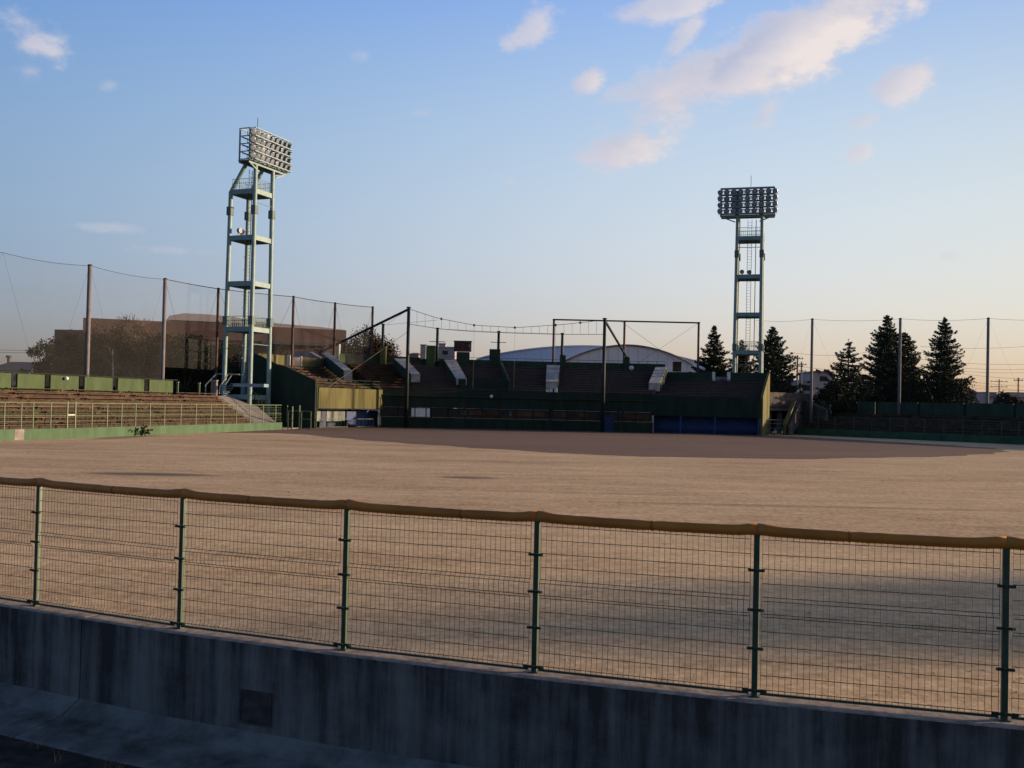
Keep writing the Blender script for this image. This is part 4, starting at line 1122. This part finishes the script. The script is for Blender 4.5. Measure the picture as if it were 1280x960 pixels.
# ================================================================== LIGHT TOWERS
def light_tower(loc, ang, label, side):
    """local frame: x = along the lamp bank, -y = the way the lamps face"""
    t = thing('floodlight_tower', label, 'light tower', (loc[0], loc[1], 0), ang, 'floodlight towers')
    h = 1.66; lv = [3.4, 11.2, 16.45, 21.75, 27.1]; ztop = 30.35
    taper = lambda z: h * (1.0 + 0.10 * (1 - z / 30))
    for sx in (-1, 1):
        for sy in (-1, 1):
            mb = MB(); pts = [(sx * taper(0), sy * taper(0), 0), (sx * taper(27.1), sy * taper(27.1), 27.1)]
            pts.append((sx * h, -h, ztop + 3.4) if sy < 0 else (sx * h * .95, -h + 1.35, ztop))
            mb.tube(pts, [.27, .25, .24], 12)
            leg = mb.build('leg', m_towerp, t, smooth=False)
            for z in ((12.2, 24.9) if side else (11.9, 24.9)):
                mb = MB(); x = sx * taper(z); y = sy * taper(z); mb.box(x - .31, x + .31, y - .31, y + .31, z - .5, z + .5)
                mb.build('joint_box', m_towerd, leg, bevel=.03)
            mb = MB(); mb.box(sx * taper(0) - .6, sx * taper(0) + .6, sy * taper(0) - .6, sy * taper(0) + .6, 0.05, 1.1); mb.build('footing', m_grey, leg)
    for z in lv:
        w_ = taper(z); mb = MB()
        for a, b in (((-w_, -w_), (w_, -w_)), ((w_, -w_), (w_, w_)), ((w_, w_), (-w_, w_)), ((-w_, w_), (-w_, -w_))):
            mb.bar((a[0], a[1], z), (b[0], b[1], z), .22, .55)
        mb.box(-w_ + .12, w_ - .12, -w_ + .12, w_ - .12, z + .12, z + .17)
        for k in (-.33, .33): mb.bar((-w_, w_ * k, z - .05), (w_, w_ * k, z - .05), .12, .25)
        mb.build('platform', m_towerp, t)
    for z in (11.2, 27.1):
        w_ = taper(z) - .1; mb = MB()
        for a, b in (((-w_, -w_), (w_, -w_)), ((w_, -w_), (w_, w_)), ((w_, w_), (-w_, w_)), ((-w_, w_), (-w_, -w_))):
            for q in (.75, 1.25): mb.tube([(a[0], a[1], z + .25 + q), (b[0], b[1], z + .25 + q)], .03, 5)
            for k in range(13): x = a[0] + (b[0] - a[0]) * k / 12; y = a[1] + (b[1] - a[1]) * k / 12; mb.bar((x, y, z + .2), (x, y, z + 1.5), .03)
        mb.build('railing', m_towerp, t)
    # ladder
    mb = MB(); lx = .25 if side else -.1
    for s_ in (-.28, .28): mb.bar((lx + s_, .4, 1), (lx + s_, .4, 30), .06)
    for k in range(72): mb.bar((lx - .28, .4, 1.2 + k * .4), (lx + .28, .4, 1.2 + k * .4), .03)
    mb.build('ladder', m_towerd, t)
    mb = MB(); mb.bar((lx + .85, .5, 1), (lx + .85, .5, 30), .1); mb.build('cable_conduit', m_towerd, t)
    for z in (9.5, 24.9 + .9):
        mb = MB(); mb.tube([(-taper(z), -taper(z), z), (taper(z), -taper(z), z)], .05, 6); mb.build('tie_bar', m_towerp, t)
    # step bolts up one leg
    mb = MB()
    for k in range(14): mb.bar((taper(5) - .5, taper(5), 5 + k * 1.5), (taper(5) - .15, taper(5), 5 + k * 1.5), .1)
    mb.build('step_bolts', m_towerd, t)
    # lamp bank
    W_ = 3.65; y0 = -h - .25; zb = ztop; zt = ztop + 3.5; dep = 1.35
    mb = MB()
    nrow = 4; rowz = [zb + .08 + k * 0.88 for k in range(5)]
    for z in rowz:
        mb.bar((-W_, y0, z), (W_, y0, z), .14, .14)
        mb.bar((-W_, y0 + dep, z), (W_, y0 + dep, z), .12, .12)
        for x in (-W_, -W_ / 3, W_ / 3, W_): mb.bar((x, y0, z), (x, y0 + dep, z), .1, .1)
    for x in (-W_, -1.66, 1.66, W_):
        for y in (y0, y0 + dep): mb.bar((x, y, zb), (x, y, zt + .15), .14)
    for z in rowz: mb.bar((-W_, y0 - .75, z - .02), (W_, y0 - .75, z - .02), .10, .12)
    for z in rowz:
        for k in range(10): mb.bar((-W_ + 2 * W_ * k / 9, y0 - .75, z - .02), (-W_ + 2 * W_ * k / 9, y0, z - .02), .06, .06)
    bank = mb.build('lamp_bank', m_towerp, t); bank.location.x = .42 if side else -.35
    mb = MB(); mb.box(-W_ - .1, W_ + .1, y0 - .1, y0 + dep + .1, zb - .12, zb - .04)
    mb.build('catwalk', m_towerd, bank)
    mb = MB()
    for s_ in (-1, 1):
        mb.bar((s_ * W_, y0 + .1, zb - .2), (s_ * h, y0 + .1, zb - 1.0), .14)
    mb.bar((-W_, y0 + .1, zb - .22), (W_, y0 + .1, zb - .22), .2, .2); mb.bar((-W_, y0 + dep, zb - .22), (W_, y0 + dep, zb - .22), .2, .2)
    mb.build('bracket', m_towerp, bank)
    cols = 9; proto = None
    for r_ in range(nrow):
        for c in range(cols):
            x = -W_ + .05 + (2 * W_ - .1) * c / (cols - 1); z = rowz[r_] + .47
            if proto is None:
                hb = MB(); hb.tube([(0, .45, .06), (0, .30, .05), (0, .05, .02), (0, -.28, -.05), (0, -.34, -.065)], [.11, .18, .27, .37, .39], 14)
                o = hb.build('floodlight', m_lampb, bank, smooth=True)
                lb_ = MB(); lb_.tube([(0, -.343, -.066), (0, -.36, -.07), (0, -.375, -.072)], [.355, .30, .11], 14); ln = lb_.build('lens', m_lampg, o, smooth=True)
                yk = MB(); yk.bar((-.46, 0, -.0), (-.46, .05, -.45), .05); yk.bar((.46, 0, 0), (.46, .05, -.45), .05); yk.bar((-.46, .05, -.45), (.46, .05, -.45), .06); yo = yk.build('yoke', m_towerd, o)
                proto = (o, ln, yo)
            else:
                o = proto[0].copy(); COL.objects.link(o); o.parent = bank
                for q in proto[1:]: c_ = q.copy(); COL.objects.link(c_); c_.parent = o
            # outer lamps fan outwards a little
            o.location = (x, y0 - .2, z); fan = (c - 4) / 4
            o.rotation_euler = (R(random.uniform(4, 15)), 0, R(fan * 26 + random.uniform(-5, 5)))
    # small spot lamps on a mid platform
    for x, y in ((-1.1, .9), (-.1, 1.3)):
        mb = MB(); z = 21.9 + .5
        mb.tube([(x, y - .3, z + .3), (x, y, z + .3), (x, y + .2, z + .3)], [.32, .3, .1], 12); mb.bar((x, y, z - .4), (x, y, z + .1), .08); mb.build('spot_lamp', m_lampb, t)
    mb = MB(); mb.tube([(0, y0 + dep, zt), (0, y0 + dep, zt + 2.2)], .035, 5); mb.build('lightning_rod', m_cable, t)
    return t
random.seed(21)
light_tower((-30.9, 120.5), R(68), 'left pale blue-green steel floodlight tower with sunlit lamps rising behind the bleachers', True)
light_tower((33.0, 145.0), R(-16), 'right blue-green steel floodlight tower in silhouette behind the grandstand', False)
# stairs at the left tower foot
t = thing('steel_stairs', 'pale blue steel steps with handrails at the foot of the left floodlight tower', 'stairs')
YS = 113.5
A_ = P(259, 492, YS); B_ = P(282, 467.5, YS); C_ = P(320, 469, YS)
m_blrail = mat('pale_blue_steel', (0.20, 0.30, 0.38), .5, .1, 2)
for dy in (0, 1.6):
    mb = MB(); o = Vector((0, dy, 0)); mb.tube([P(274, 492, YS) + o, P(275, 483, YS) + o, P(285, 467.5, YS) + o, P(299, 468, YS) + o], .07, 6); mb.build('handrail', m_blrail if dy else m_pale, t)
mb = MB(); a = P(257, 481, YS + 1); b = P(270, 467.5, YS + 1); mb.tube([P(257, 494, YS + 1), a, b, P(281, 467.5, YS + 1)], .07, 6); mb.build('handrail', m_blrail, t)
for k in range(8):
    q0 = P(276, 494, YS).lerp(P(290, 479, YS), k / 7); mb = MB(); mb.box(q0.x - .2, q0.x + .2, YS, YS + 1.6, q0.z - .04, q0.z); mb.build('tread', m_blrail, t)
mb = MB(); q0 = P(291, 479, YS); q1 = P(330, 479, YS); mb.box(q0.x, q1.x, YS, YS + 2.2, q0.z - .35, q0.z); mb.build('deck', m_blrail, t)
q0 = P(268, 476, YS + 1.5); t = thing('control_cabinet', 'small grey control cabinet beside the steel steps of the left tower', 'cabinet', (q0.x, q0.y, 3.5))
mb = MB(); mb.box(-.3, .3, -.3, .3, 0, q0.z - 3.5 + .0); mb.build('cabinet_body', m_grey, t, bevel=.02)
mb = MB(); mb.box(-.35, .35, -.35, .35, q0.z - 3.5 + .003, q0.z - 3.42); mb.build('cabinet_top', m_pale, t)

# ================================================================== TREES
def leafq(mb, c, s, rnd, flat=0.5, asp=0.45):
    d = Vector((rnd.gauss(0, 1), rnd.gauss(0, 1), rnd.gauss(0, 1) * flat)).normalized()
    e = d.cross(Vector((rnd.gauss(0, 1), rnd.gauss(0, 1), rnd.gauss(0, 1)))).normalized()
    d *= s * .5; e *= s * .5 * asp
    mb.add([c - d, c + e, c + d, c - e], [(0, 1, 2, 3)])
def conifer(base, h, r, seed, label, mt=None, group='conifers beyond the right bleachers', sparse=1.0, bottom=.05, power=.85, lean=0, twin=None):
    rnd = random.Random(seed); t = thing('conifer', label, 'tree', base, group=group)
    mb = MB(); mb.tube([(0, 0, -.3), (lean * .4, 0, h * .5), (lean, 0, h * .985)], [h * .018, h * .011, .03], 8); mb.build('trunk', m_bark, t)
    mb = MB(); br = MB()
    def cone(cx, cy, h, r, zs):
        z = h * bottom + zs
        while z < h:
            f = (z - h * bottom) / (h * (1 - bottom)); rr = r * 1.25 * (1 - f) ** power * rnd.uniform(.75, 1.12) + .12
            nb = max(3, int((3.2 + rr * 1.5) * sparse))
            a0 = rnd.uniform(0, 6.28)
            for b in range(nb):
                a = a0 + 6.283 * b / nb + rnd.uniform(-.3, .3); ln = rr * rnd.uniform(.55, 1.15)
                zz = z + rnd.uniform(-.15, .15); dr = rnd.uniform(-.02, .22)
                dx, dy = math.cos(a), math.sin(a)
                def bp(s): return Vector((cx + lean * f + dx * ln * s, cy + dy * ln * s, zz - dr * ln * s + .20 * ln * s * s + (0.05 * ln if s > .9 else 0)))
                br.bar(bp(0), bp(.85), .05, .05)
                k = int((10 + ln * 34))
                for _ in range(k):
                    s = rnd.random() ** .65; w_ = (1.05 - s) * ln * .38 + .06
                    o = rnd.uniform(-w_, w_)
                    c = bp(s) + Vector((-dy * o, dx * o, rnd.uniform(-.22, .08) - abs(o) * .18))
                    leafq(mb, c, rnd.uniform(.22, .5), rnd, .22, .35)
            z += rnd.uniform(.2, .36) * (1.0 if sparse >= 1 else 1.6)
        for _ in range(14): leafq(mb, Vector((cx + lean + rnd.gauss(0, .06), cy + rnd.gauss(0, .06), h - rnd.random() * .9)), .3, rnd, 2.5, .3)
    cone(0, 0, h, r, 0)
    if twin: cone(twin[0], twin[1], twin[2], twin[3], 0)
    br.build('branches', m_bark, t)
    mb.build('crown', mt or m_leafc, t)
    return t
def tree_px(px, pyt, Y, halfpx, seed, label, zb=0.0, **kw):
    q = P(px, pyt, Y); conifer((q.x, Y, zb), q.z - zb, halfpx / F * Y, seed, label, **kw)
tree_px(893, 407, 158, 38, 1, 'dark conifer left of the right floodlight tower, behind the grandstand')
tree_px(928, 424, 163, 36, 2, 'small dark conifer seen through the legs of the right floodlight tower', mt=m_leafc2)
tree_px(966, 409, 156, 38, 3, 'broad dark conifer directly right of the right floodlight tower', power=.6)
tree_px(1061, 424, 152, 48, 4, 'smallest conifer, open branched, right of the net pole beside the tower', sparse=.85)
tree_px(1109, 394, 160, 36, 5, 'tallest dark conifer with a second lower top, behind the middle right net pole', twin=(3.3, 1.0, 15.9, 4.6), power=.62)
tree_px(1181, 397, 155, 36, 6, 'tall symmetrical dark conifer standing right of the double topped one', power=.72)

def broad(base, h, rx, rz, seed, label, mt, nclump=60, leaf=.34, name='tree', cat='tree', group=None, per=85, low=.25, ry=None, bare=False):
    rnd = random.Random(seed); t = thing(name, label, cat, base, group=group); ry = ry or rx
    cz = h - rz; tr = MB(); top = Vector((0, 0, max(.5, cz * .7)))
    tr.tube([(0, 0, -.3), (0.1, 0, top.z * .6), tuple(top)], [h * .03 + .05, h * .022 + .04, h * .016 + .03], 8)
    mb = MB()
    for c in range(nclump):
        while True:
            v = Vector((rnd.uniform(-1, 1), rnd.uniform(-1, 1), rnd.uniform(-1, 1)))
            if .25 < v.length < 1: break
        v *= rnd.uniform(.75, 1.0)
        ctr = Vector((v.x * rx, v.y * ry, cz + v.z * rz)); ctr.z = max(ctr.z, h * .06 + .12)
        cr_ = rnd.uniform(.16, .32) * min(rx, rz * 1.4)
        if c % 3 == 0: tr.tube([tuple(top), tuple(top.lerp(ctr, .55) + Vector((0, 0, -.15))), tuple(ctr)], [h * .010 + .02, h * .006 + .02, .015], 5)
        for _ in range(per):
            u = Vector((rnd.gauss(0, 1), rnd.gauss(0, 1), rnd.gauss(0, .8))); u = u.normalized() * cr_ * rnd.uniform(.35, 1.05)
            leafq(mb, ctr + u, leaf * rnd.uniform(.6, 1.2), rnd, 1, .6)
        if bare:
            for _ in range(16):
                e = ctr + Vector((rnd.gauss(0, .5), rnd.gauss(0, .5), rnd.uniform(.4, 1.6))); tr.bar(ctr, e, .035)
    tr.build('trunk', m_bark if not bare else m_twig, t); mb.build('crown', mt, t)
    return t
def broad_px(px, pyt, Y, halfpx, seed, label, mt, rzf=.5, **kw):
    q = P(px, pyt, Y); broad((q.x, Y, 0), q.z, halfpx / F * Y, q.z * rzf, seed, label, mt, **kw)
G1 = 'dense trees behind the left bleachers'
broad_px(62, 414, 132, 30, 31, 'leftmost low dark tree of the dense clump behind the green panelled wall', m_leafd, group=G1, nclump=70)
broad_px(92, 403, 140, 38, 32, 'olive tree behind the pale net pole in the dense clump on the left', m_leafb, group=G1, nclump=170)
broad_px(132, 402, 143, 42, 33, 'wide olive brown tree of the dense clump, right of the leftmost net pole', m_leafb, group=G1, nclump=180)
broad_px(170, 389, 147, 36, 34, 'twiggy half bare tree in front of the brown arena on the left', m_leafb, group=G1, nclump=120, per=22, bare=True)
broad_px(206, 407, 141, 38, 35, 'olive tree around the second net pole from the left', m_leafb, group=G1, nclump=170)
broad_px(243, 410, 137, 36, 36, 'dark tree between the second net pole and the left floodlight tower', m_leafd, group=G1, nclump=170)
broad_px(283, 417, 141, 36, 37, 'dark low tree seen through the legs of the left floodlight tower', m_leafd, group=G1, nclump=170)
broad_px(120, 420, 128, 38, 38, 'dark shrubby tree low behind the wall, left of the thin white trunk', m_leafd, group=G1, nclump=170)
broad_px(180, 422, 127, 38, 39, 'dark shrubby tree low behind the wall, under the twiggy half bare tree', m_leafd, group=G1, nclump=170)
broad_px(233, 425, 127, 38, 40, 'dark shrub behind the right end of the panelled wall', m_leafd, group=G1, nclump=70)
broad_px(40, 448, 130, 22, 41, 'low dark shrub at the left foot of the dense clump', m_leafd, group=G1, nclump=50)
broad_px(460, 410, 172, 42, 45, 'round dense dark tree behind the sunlit stand, left of the strutted pole', m_leafb, rzf=.40, nclump=300)
broad_px(345, 424, 165, 30, 46, 'dark tree below the brown arena wall right of the left floodlight tower', m_leafd, nclump=60)
broad_px(395, 428, 168, 26, 47, 'dark tree between the low shed and the round dense tree', m_leafd, nclump=50)
broad_px(1042, 470, 150, 32, 51, 'dark rounded shrub at the foot of the smallest conifer', m_leafd, nclump=80)
broad_px(1086, 478, 152, 22, 56, 'dark shrub between the smallest conifer and the double topped conifer', m_leafd, nclump=50)
broad_px(1140, 470, 153, 30, 52, 'dark rounded shrub at the foot of the double topped conifer', m_leafd, nclump=80)
broad_px(1196, 474, 151, 32, 53, 'dark rounded shrub at the foot of the tall symmetrical conifer', m_leafd, nclump=80)
broad_px(1258, 487, 170, 21, 54, 'small round dark bush at the far right beneath the power lines', m_leafd, nclump=60)
broad_px(983, 468, 160, 22, 55, 'dark shrub right of the broad conifer behind the concourse', m_leafd, nclump=60)
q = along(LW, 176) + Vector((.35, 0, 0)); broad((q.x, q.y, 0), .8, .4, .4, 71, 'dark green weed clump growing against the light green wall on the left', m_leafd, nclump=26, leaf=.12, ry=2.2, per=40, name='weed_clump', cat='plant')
# thin pale trunk showing in the left clump
q = P(141, 455, 124.5); t = thing('bare_tree', 'thin pale bare trunk standing in front of the dark clump on the left', 'tree', (q.x, 124.5, 0))
mb = MB(); zt_ = P(141, 437, 124.5).z; mb.tube([(0, 0, 0), (.1, 0, zt_ * .6), (-.05, 0, zt_)], [.14, .11, .05], 7); mb.build('trunk', m_pale, t)
mb = MB()
for k in range(7):
    a0 = random.uniform(0, 6.28); mb.tube([(0, 0, zt_ * (.6 + k * .05)), (math.cos(a0) * .9, math.sin(a0) * .5, zt_ * (.75 + k * .05))], [.04, .015], 5)
mb.build('branches', m_twig, t)

# trees out of frame on the right whose long shadows cross the near field
broad((118, 37.9, 0), 17.7, 2.6, 3.4, 61, 'tall evergreen outside the right end of the outfield wall', m_leafd, nclump=120, leaf=.6, per=100)
broad((96, 33.2, 0), 13.9, 2.2, 3.0, 62, 'middle evergreen outside the right end of the outfield wall', m_leafd, nclump=90, leaf=.6, per=90)
broad((128, 43.2, 0), 18.6, 1.5, 2.6, 63, 'slender evergreen outside the right end of the outfield wall', m_leafd, nclump=30, leaf=.6, per=70)

# ================================================================== FAR BUILDINGS
def wins(mb_parent, pts): pass
t = thing('arena', 'large brown clad arena with a low curved grey roof behind the left trees', 'building')
YA = 230
def xa(px, Y=YA): return P(px, 420, Y).x
def za(px, py, Y=YA): return P(px, py, Y).z
mb = MB(); mb.box(xa(48), xa(115), YA + 8, YA + 20, 0, za(80, 412, YA + 8)); mb.build('lower_wing', m_brownw, t)
YL, YR = 218, 238; pL = P(104, 397, YL); pR = P(433, 413, YR)
mb = MB(); mb.slab(pL, pR, 9, 0, pL.z, 0, pR.z, side=1); mb.build('main_wall', m_brownw, t)
def aw(px, f=0): q = on(px, pL, pR, 410); return q
nW = Vector(((pR - pL).y, -(pR - pL).x, 0)).normalized()      # outwards, towards the field
a, b = aw(325) + nW * .02, aw(408) + nW * .02
mb = MB(); mb.slab(a, b, 3, za(400, 431.5), za(400, 428), side=0); mb.build('canopy', m_tile, t)
a, b = aw(106) + nW * .02, aw(431) + nW * .02
mb = MB(); mb.slab(a, b, .5, za(330, 427), za(330, 426), side=0); mb.build('fascia', m_tile, t)
mb = MB()
prof_ = [(208, 407), (212, 394.5), (230, 391.5), (262, 393), (300, 397), (330, 401.5), (350, 404.5), (400, 408.5), (434, 412.5)]
for (p0, y0), (p1, y1) in zip(prof_[:-1], prof_[1:]):
    a, b = aw(p0) - nW * 2, aw(p1) - nW * 2
    mb.slab(a, b, 18, pR.z - 2, P(p0, y0, a.y).z, pR.z - 2, P(p1, y1, b.y).z, side=1)
mb.build('roof', m_roofg, t)
mb = MB(); a, b = aw(213) - nW * 1.9, aw(340) - nW * 1.9
mb.slab(a, b, .3, P(270, 402, a.y).z, P(270, 401, a.y).z, side=0); mb.build('roof_trim', m_brownw, t)
mb = MB()
for k in range(40):
    q = pL.lerp(pR, k / 39); q = V2(q) + nW * .06; mb.obox(q, nW, .06, .12, 0, 14)
mb.build('cladding_rib', m_brownw, t)

def arch(name, label, px0, px1, pybase, pypk, Y, depth, mt_r, mt_w, skew=.5):
    t = thing(name, label, 'building'); x0 = xa(px0, Y); x1 = xa(px1, Y); zb = P((px0 + px1) / 2, pybase, Y).z; zp = P((px0 + px1) / 2, pypk, Y).z
    n_ = 28; f_ = []
    for k in range(n_ + 1):
        u = k / n_; x = x0 + (x1 - x0) * u; z = zb + (zp - zb) * math.sin(math.pi * u) ** .8; f_.append((x, z))
    mb = MB(); mb.add([(x, Y, z) for x, z in f_] + [(x, Y + depth, z) for x, z in f_], [(k, k + 1, n_ + 2 + k, n_ + 1 + k) for k in range(n_)])
    o = mb.build('roof', mt_r, t, smooth=True)
    rim = MB(); rim.tube([(x, Y - .2, z + .1) for x, z in f_], .2, 5); rim.build('roof_edge', m_grey if mt_r is m_arch else mt_r, t)
    mb = MB(); mb.add([(x, Y + .3, z - .05) for x, z in f_] + [(f_[-1][0], Y + .3, 0), (f_[0][0], Y + .3, 0)], [tuple(range(n_ + 3))])
    mb.add([(x, Y + depth - .3, z - .05) for x, z in f_] + [(f_[-1][0], Y + depth - .3, 0), (f_[0][0], Y + depth - .3, 0)], [tuple(range(n_ + 3))])
    mb.build('gable_wall', mt_w, t)
    ml = MB()
    for k in range(2, n_ - 1, 2): ml.box(f_[k][0] - .05, f_[k][0] + .05, Y + .24, Y + .29, 0, f_[k][1] - .3)
    ml.build('gable_seam', m_arch, t)
    return t
arch('gymnasium', 'hall with a pale arched gable roof rising behind the grandstand', 700, 872, 459, 432, 250, 30, m_arch, mat('arch_gable', (0.88, .78, .76), .8, .05, .1))
arch('gymnasium', 'hall with a blue-grey low arched roof behind the grandstand, partly behind the pale one', 596, 884, 453, 433, 290, 50, m_archb, m_archb)
def house(px0, px1, pye, pyr, Y, dp, mt_w, mt_r, label, name='house', flat=False, win=True):
    t = thing(name, label, 'building'); x0, x1 = xa(px0, Y), xa(px1, Y); ze = P((px0 + px1) / 2, pye, Y).z; zr = P((px0 + px1) / 2, pyr, Y).z
    mb = MB(); mb.box(x0, x1, Y, Y + dp, 0, ze); mb.build('wall', mt_w, t)
    mb = MB()
    if flat: mb.box(x0 - .2, x1 + .2, Y - .2, Y + dp + .2, ze + .01, zr)
    else:
        e = (x1 - x0) * .06 + .3; i = min((x1 - x0) * .22, 3)
        mb.hexa([(x0 - e, Y - .5, ze + .01), (x1 + e, Y - .5, ze + .01), (x1 + e, Y + dp + .5, ze + .01), (x0 - e, Y + dp + .5, ze + .01)],
                [(x0 + i, Y + dp * .45, zr), (x1 - i, Y + dp * .45, zr), (x1 - i, Y + dp * .55, zr), (x0 + i, Y + dp * .55, zr)])
    mb.build('roof', mt_r, t)
    if win:
        n_ = max(1, int((x1 - x0) / 3.2))
        for k in range(n_):
            cx = x0 + (x1 - x0) * (k + .5) / n_
            for zz in (ze - 1.9, ze - 4.6):
                if zz < 1: continue
                mb = MB(); mb.box(cx - .8, cx + .8, Y - .05, Y - .005, zz, zz + 1.1); wn = mb.build('window', m_glass, t)
                mb = MB(); mb.box(cx - .9, cx + .9, Y - .09, Y - .055, zz - .1, zz - .02); mb.box(cx - .9, cx + .9, Y - .09, Y - .055, zz + 1.12, zz + 1.2); mb.build('frame', m_bpale, wn)
    return t
house(-14, 37, 463, 451, 190, 12, m_bpale, m_tile, 'house with a dark tiled roof at the far left edge beyond the green wall')
q = P(11, 447, 195); t = thing('chimney_vent', 'small dark round vent rising above the dark roof on the far left', 'vent', (q.x, 195, 0))
mb = MB(); mb.tube([(0, 0, 5), (0, 0, q.z)], .3, 8); mb.build('vent_pipe', m_tile, t); mb = MB(); mb.tube([(0, 0, q.z), (0, 0, q.z + .4)], [.6, .5], 8); mb.build('vent_cap', m_tile, t)
house(545, 569, 435, 433.3, 300, 20, m_bpale, m_bpale, 'pale block shaped apartment building seen behind the rim left of the loudspeaker', 'apartment_building', flat=True)
house(549, 557, 430.5, 429, 306, 6, m_bpale, m_bpale, 'small pale rooftop room on the apartment block left of the loudspeaker', 'rooftop_room', flat=True, win=False)
house(512, 524, 443, 440, 280, 10, mat('pinkish_wall', (.32, .22, .2), .8, .1, .3), m_tile, 'small pinkish house behind the rim right of the strutted pole')
house(1001, 1016, 477, 475, 215, 12, m_bpale, m_bpale, 'small pale flat roofed building directly left of a right net pole', flat=True)
house(1018, 1042, 466, 464, 230, 12, m_bpale, m_grey, 'white two storey building with roof lights between the net pole and the small conifer', flat=True)
house(1200, 1222, 492, 479, 185, 10, m_bpale, m_tile, 'house with a dark hipped roof right of the tall symmetrical conifer')
house(1230, 1246, 491, 490, 230, 10, m_bpale, m_bpale, 'white low building between the hipped roof and the small round bush', flat=True)
house(1266, 1310, 497, 490, 200, 10, m_bpale, m_tile, 'low house with a dark roof at the far right edge')
# low far rise closing the horizon
rnd = random.Random(77)
mb = MB(); top = []
for k in range(241):
    a_ = R(-60 + 0.5 * k); r_ = 1500
    top.append((math.sin(a_) * r_, math.cos(a_) * r_, 5 + 5 * math.sin(k * .13) ** 2 + 3 * math.sin(k * .41 + 1) + rnd.uniform(0, 1.6)))
for k in range(240):
    (x0, y0, z0), (x1, y1, z1) = top[k], top[k + 1]
    mb.add([(x0 * .92, y0 * .92, -.34), (x1 * .92, y1 * .92, -.34), (x1, y1, z1), (x0, y0, z0)], [(0, 1, 2, 3)])
tag(mb.build('far_hills', m_far), kind='structure')
# rooftop lamps
for k, px in enumerate((1024, 1034)):
    q = P(px, 462.5, 229.5); t = thing('roof_floodlight', ['left one of two dark tilted floodlights on the white building roof', 'right one of two dark tilted floodlights on the white building roof'][k], 'lamp', (q.x, q.y, q.z - .6))
    mb = MB(); mb.bar((0, 0, -.5), (0, 0, .5), .12); mb.build('lamp_stem', m_cable, t); mb = MB(); mb.hexa([(-.8, -.2, .3), (.1, -.2, -.1), (.1, .3, -.1), (-.8, .3, .3)], [(-.6, -.2, .8), (.4, -.2, .4), (.4, .3, .4), (-.6, .3, .8)]); mb.build('lamp_head', m_tile, t)

# utility poles and wires
def upole(px, pyt, Y, label, arms=2, w_=1.0):
    q = P(px, pyt, Y); t = thing('utility_pole', label, 'utility pole', (q.x, Y, 0), group='utility poles')
    mb = MB(); mb.tube([(0, 0, 0), (0, 0, q.z)], [.2, .14], 8); mb.build('pole_shaft', m_polec, t)
    for k in range(arms):
        mb = MB(); z = q.z - .6 - k * 1.3; mb.bar((-w_, 0, z), (w_, 0, z), .12); mb.build('cross_arm', m_cable, t)
        for s_ in (-.85, -.3, .3, .85):
            mb = MB(); mb.tube([(w_ * s_, 0, z + .06), (w_ * s_, 0, z + .3)], .07, 6); mb.build('insulator', m_pale, t)
    return q
u1 = upole(997, 444, 178, 'utility pole left of the net pole beside the right floodlight tower')
u2 = upole(1002, 452, 205, 'farther utility pole just right of another, behind the concourse')
u3 = upole(1249, 474, 260, 'small distant utility pole with wide arms above the round bush', 2, 2.2)
u4 = upole(1273, 472, 215, 'utility pole at the far right edge with a slanting strut', 1, 1.0)
q = P(1273, 476, 215)
t = thing('power_lines', 'thin black power lines crossing the sky low on the right', 'power line')
mb = MB()
for (x0, y0, Y0, x1, y1, Y1) in ((1150, 433, 175, 1340, 426, 195), (1150, 449, 176, 1340, 451, 196), (1150, 459, 178, 1340, 462, 198), (1150, 455, 180, 1340, 458, 200), (1170, 462, 182, 1340, 472, 202), (1170, 470, 185, 1340, 482, 205), (1190, 476, 190, 1340, 488, 210), (1190, 481, 190, 1340, 485, 215), (985, 440, 178, 1100, 437, 185), (985, 455, 178, 1100, 458, 185)):
    a = P(x0, y0, Y0); b = P(x1, y1, Y1); pts = []
    for k in range(11): u = k / 10; q = a.lerp(b, u); q.z -= .8 * (1 - (2 * u - 1) ** 2); pts.append(q)
    mb.tube(pts, .022, 4, cap=False)
mb.build('wire', m_cable, t)
t = thing('power_lines', 'thin wires crossing low behind the net at the far left', 'power line')
mb = MB()
for y0, y1 in ((437, 442), (440, 445)): mb.tube([P(-30, y0, 125), P(270, y1, 125.5)], .02, 4, cap=False)
mb.build('wire', m_cable, t)
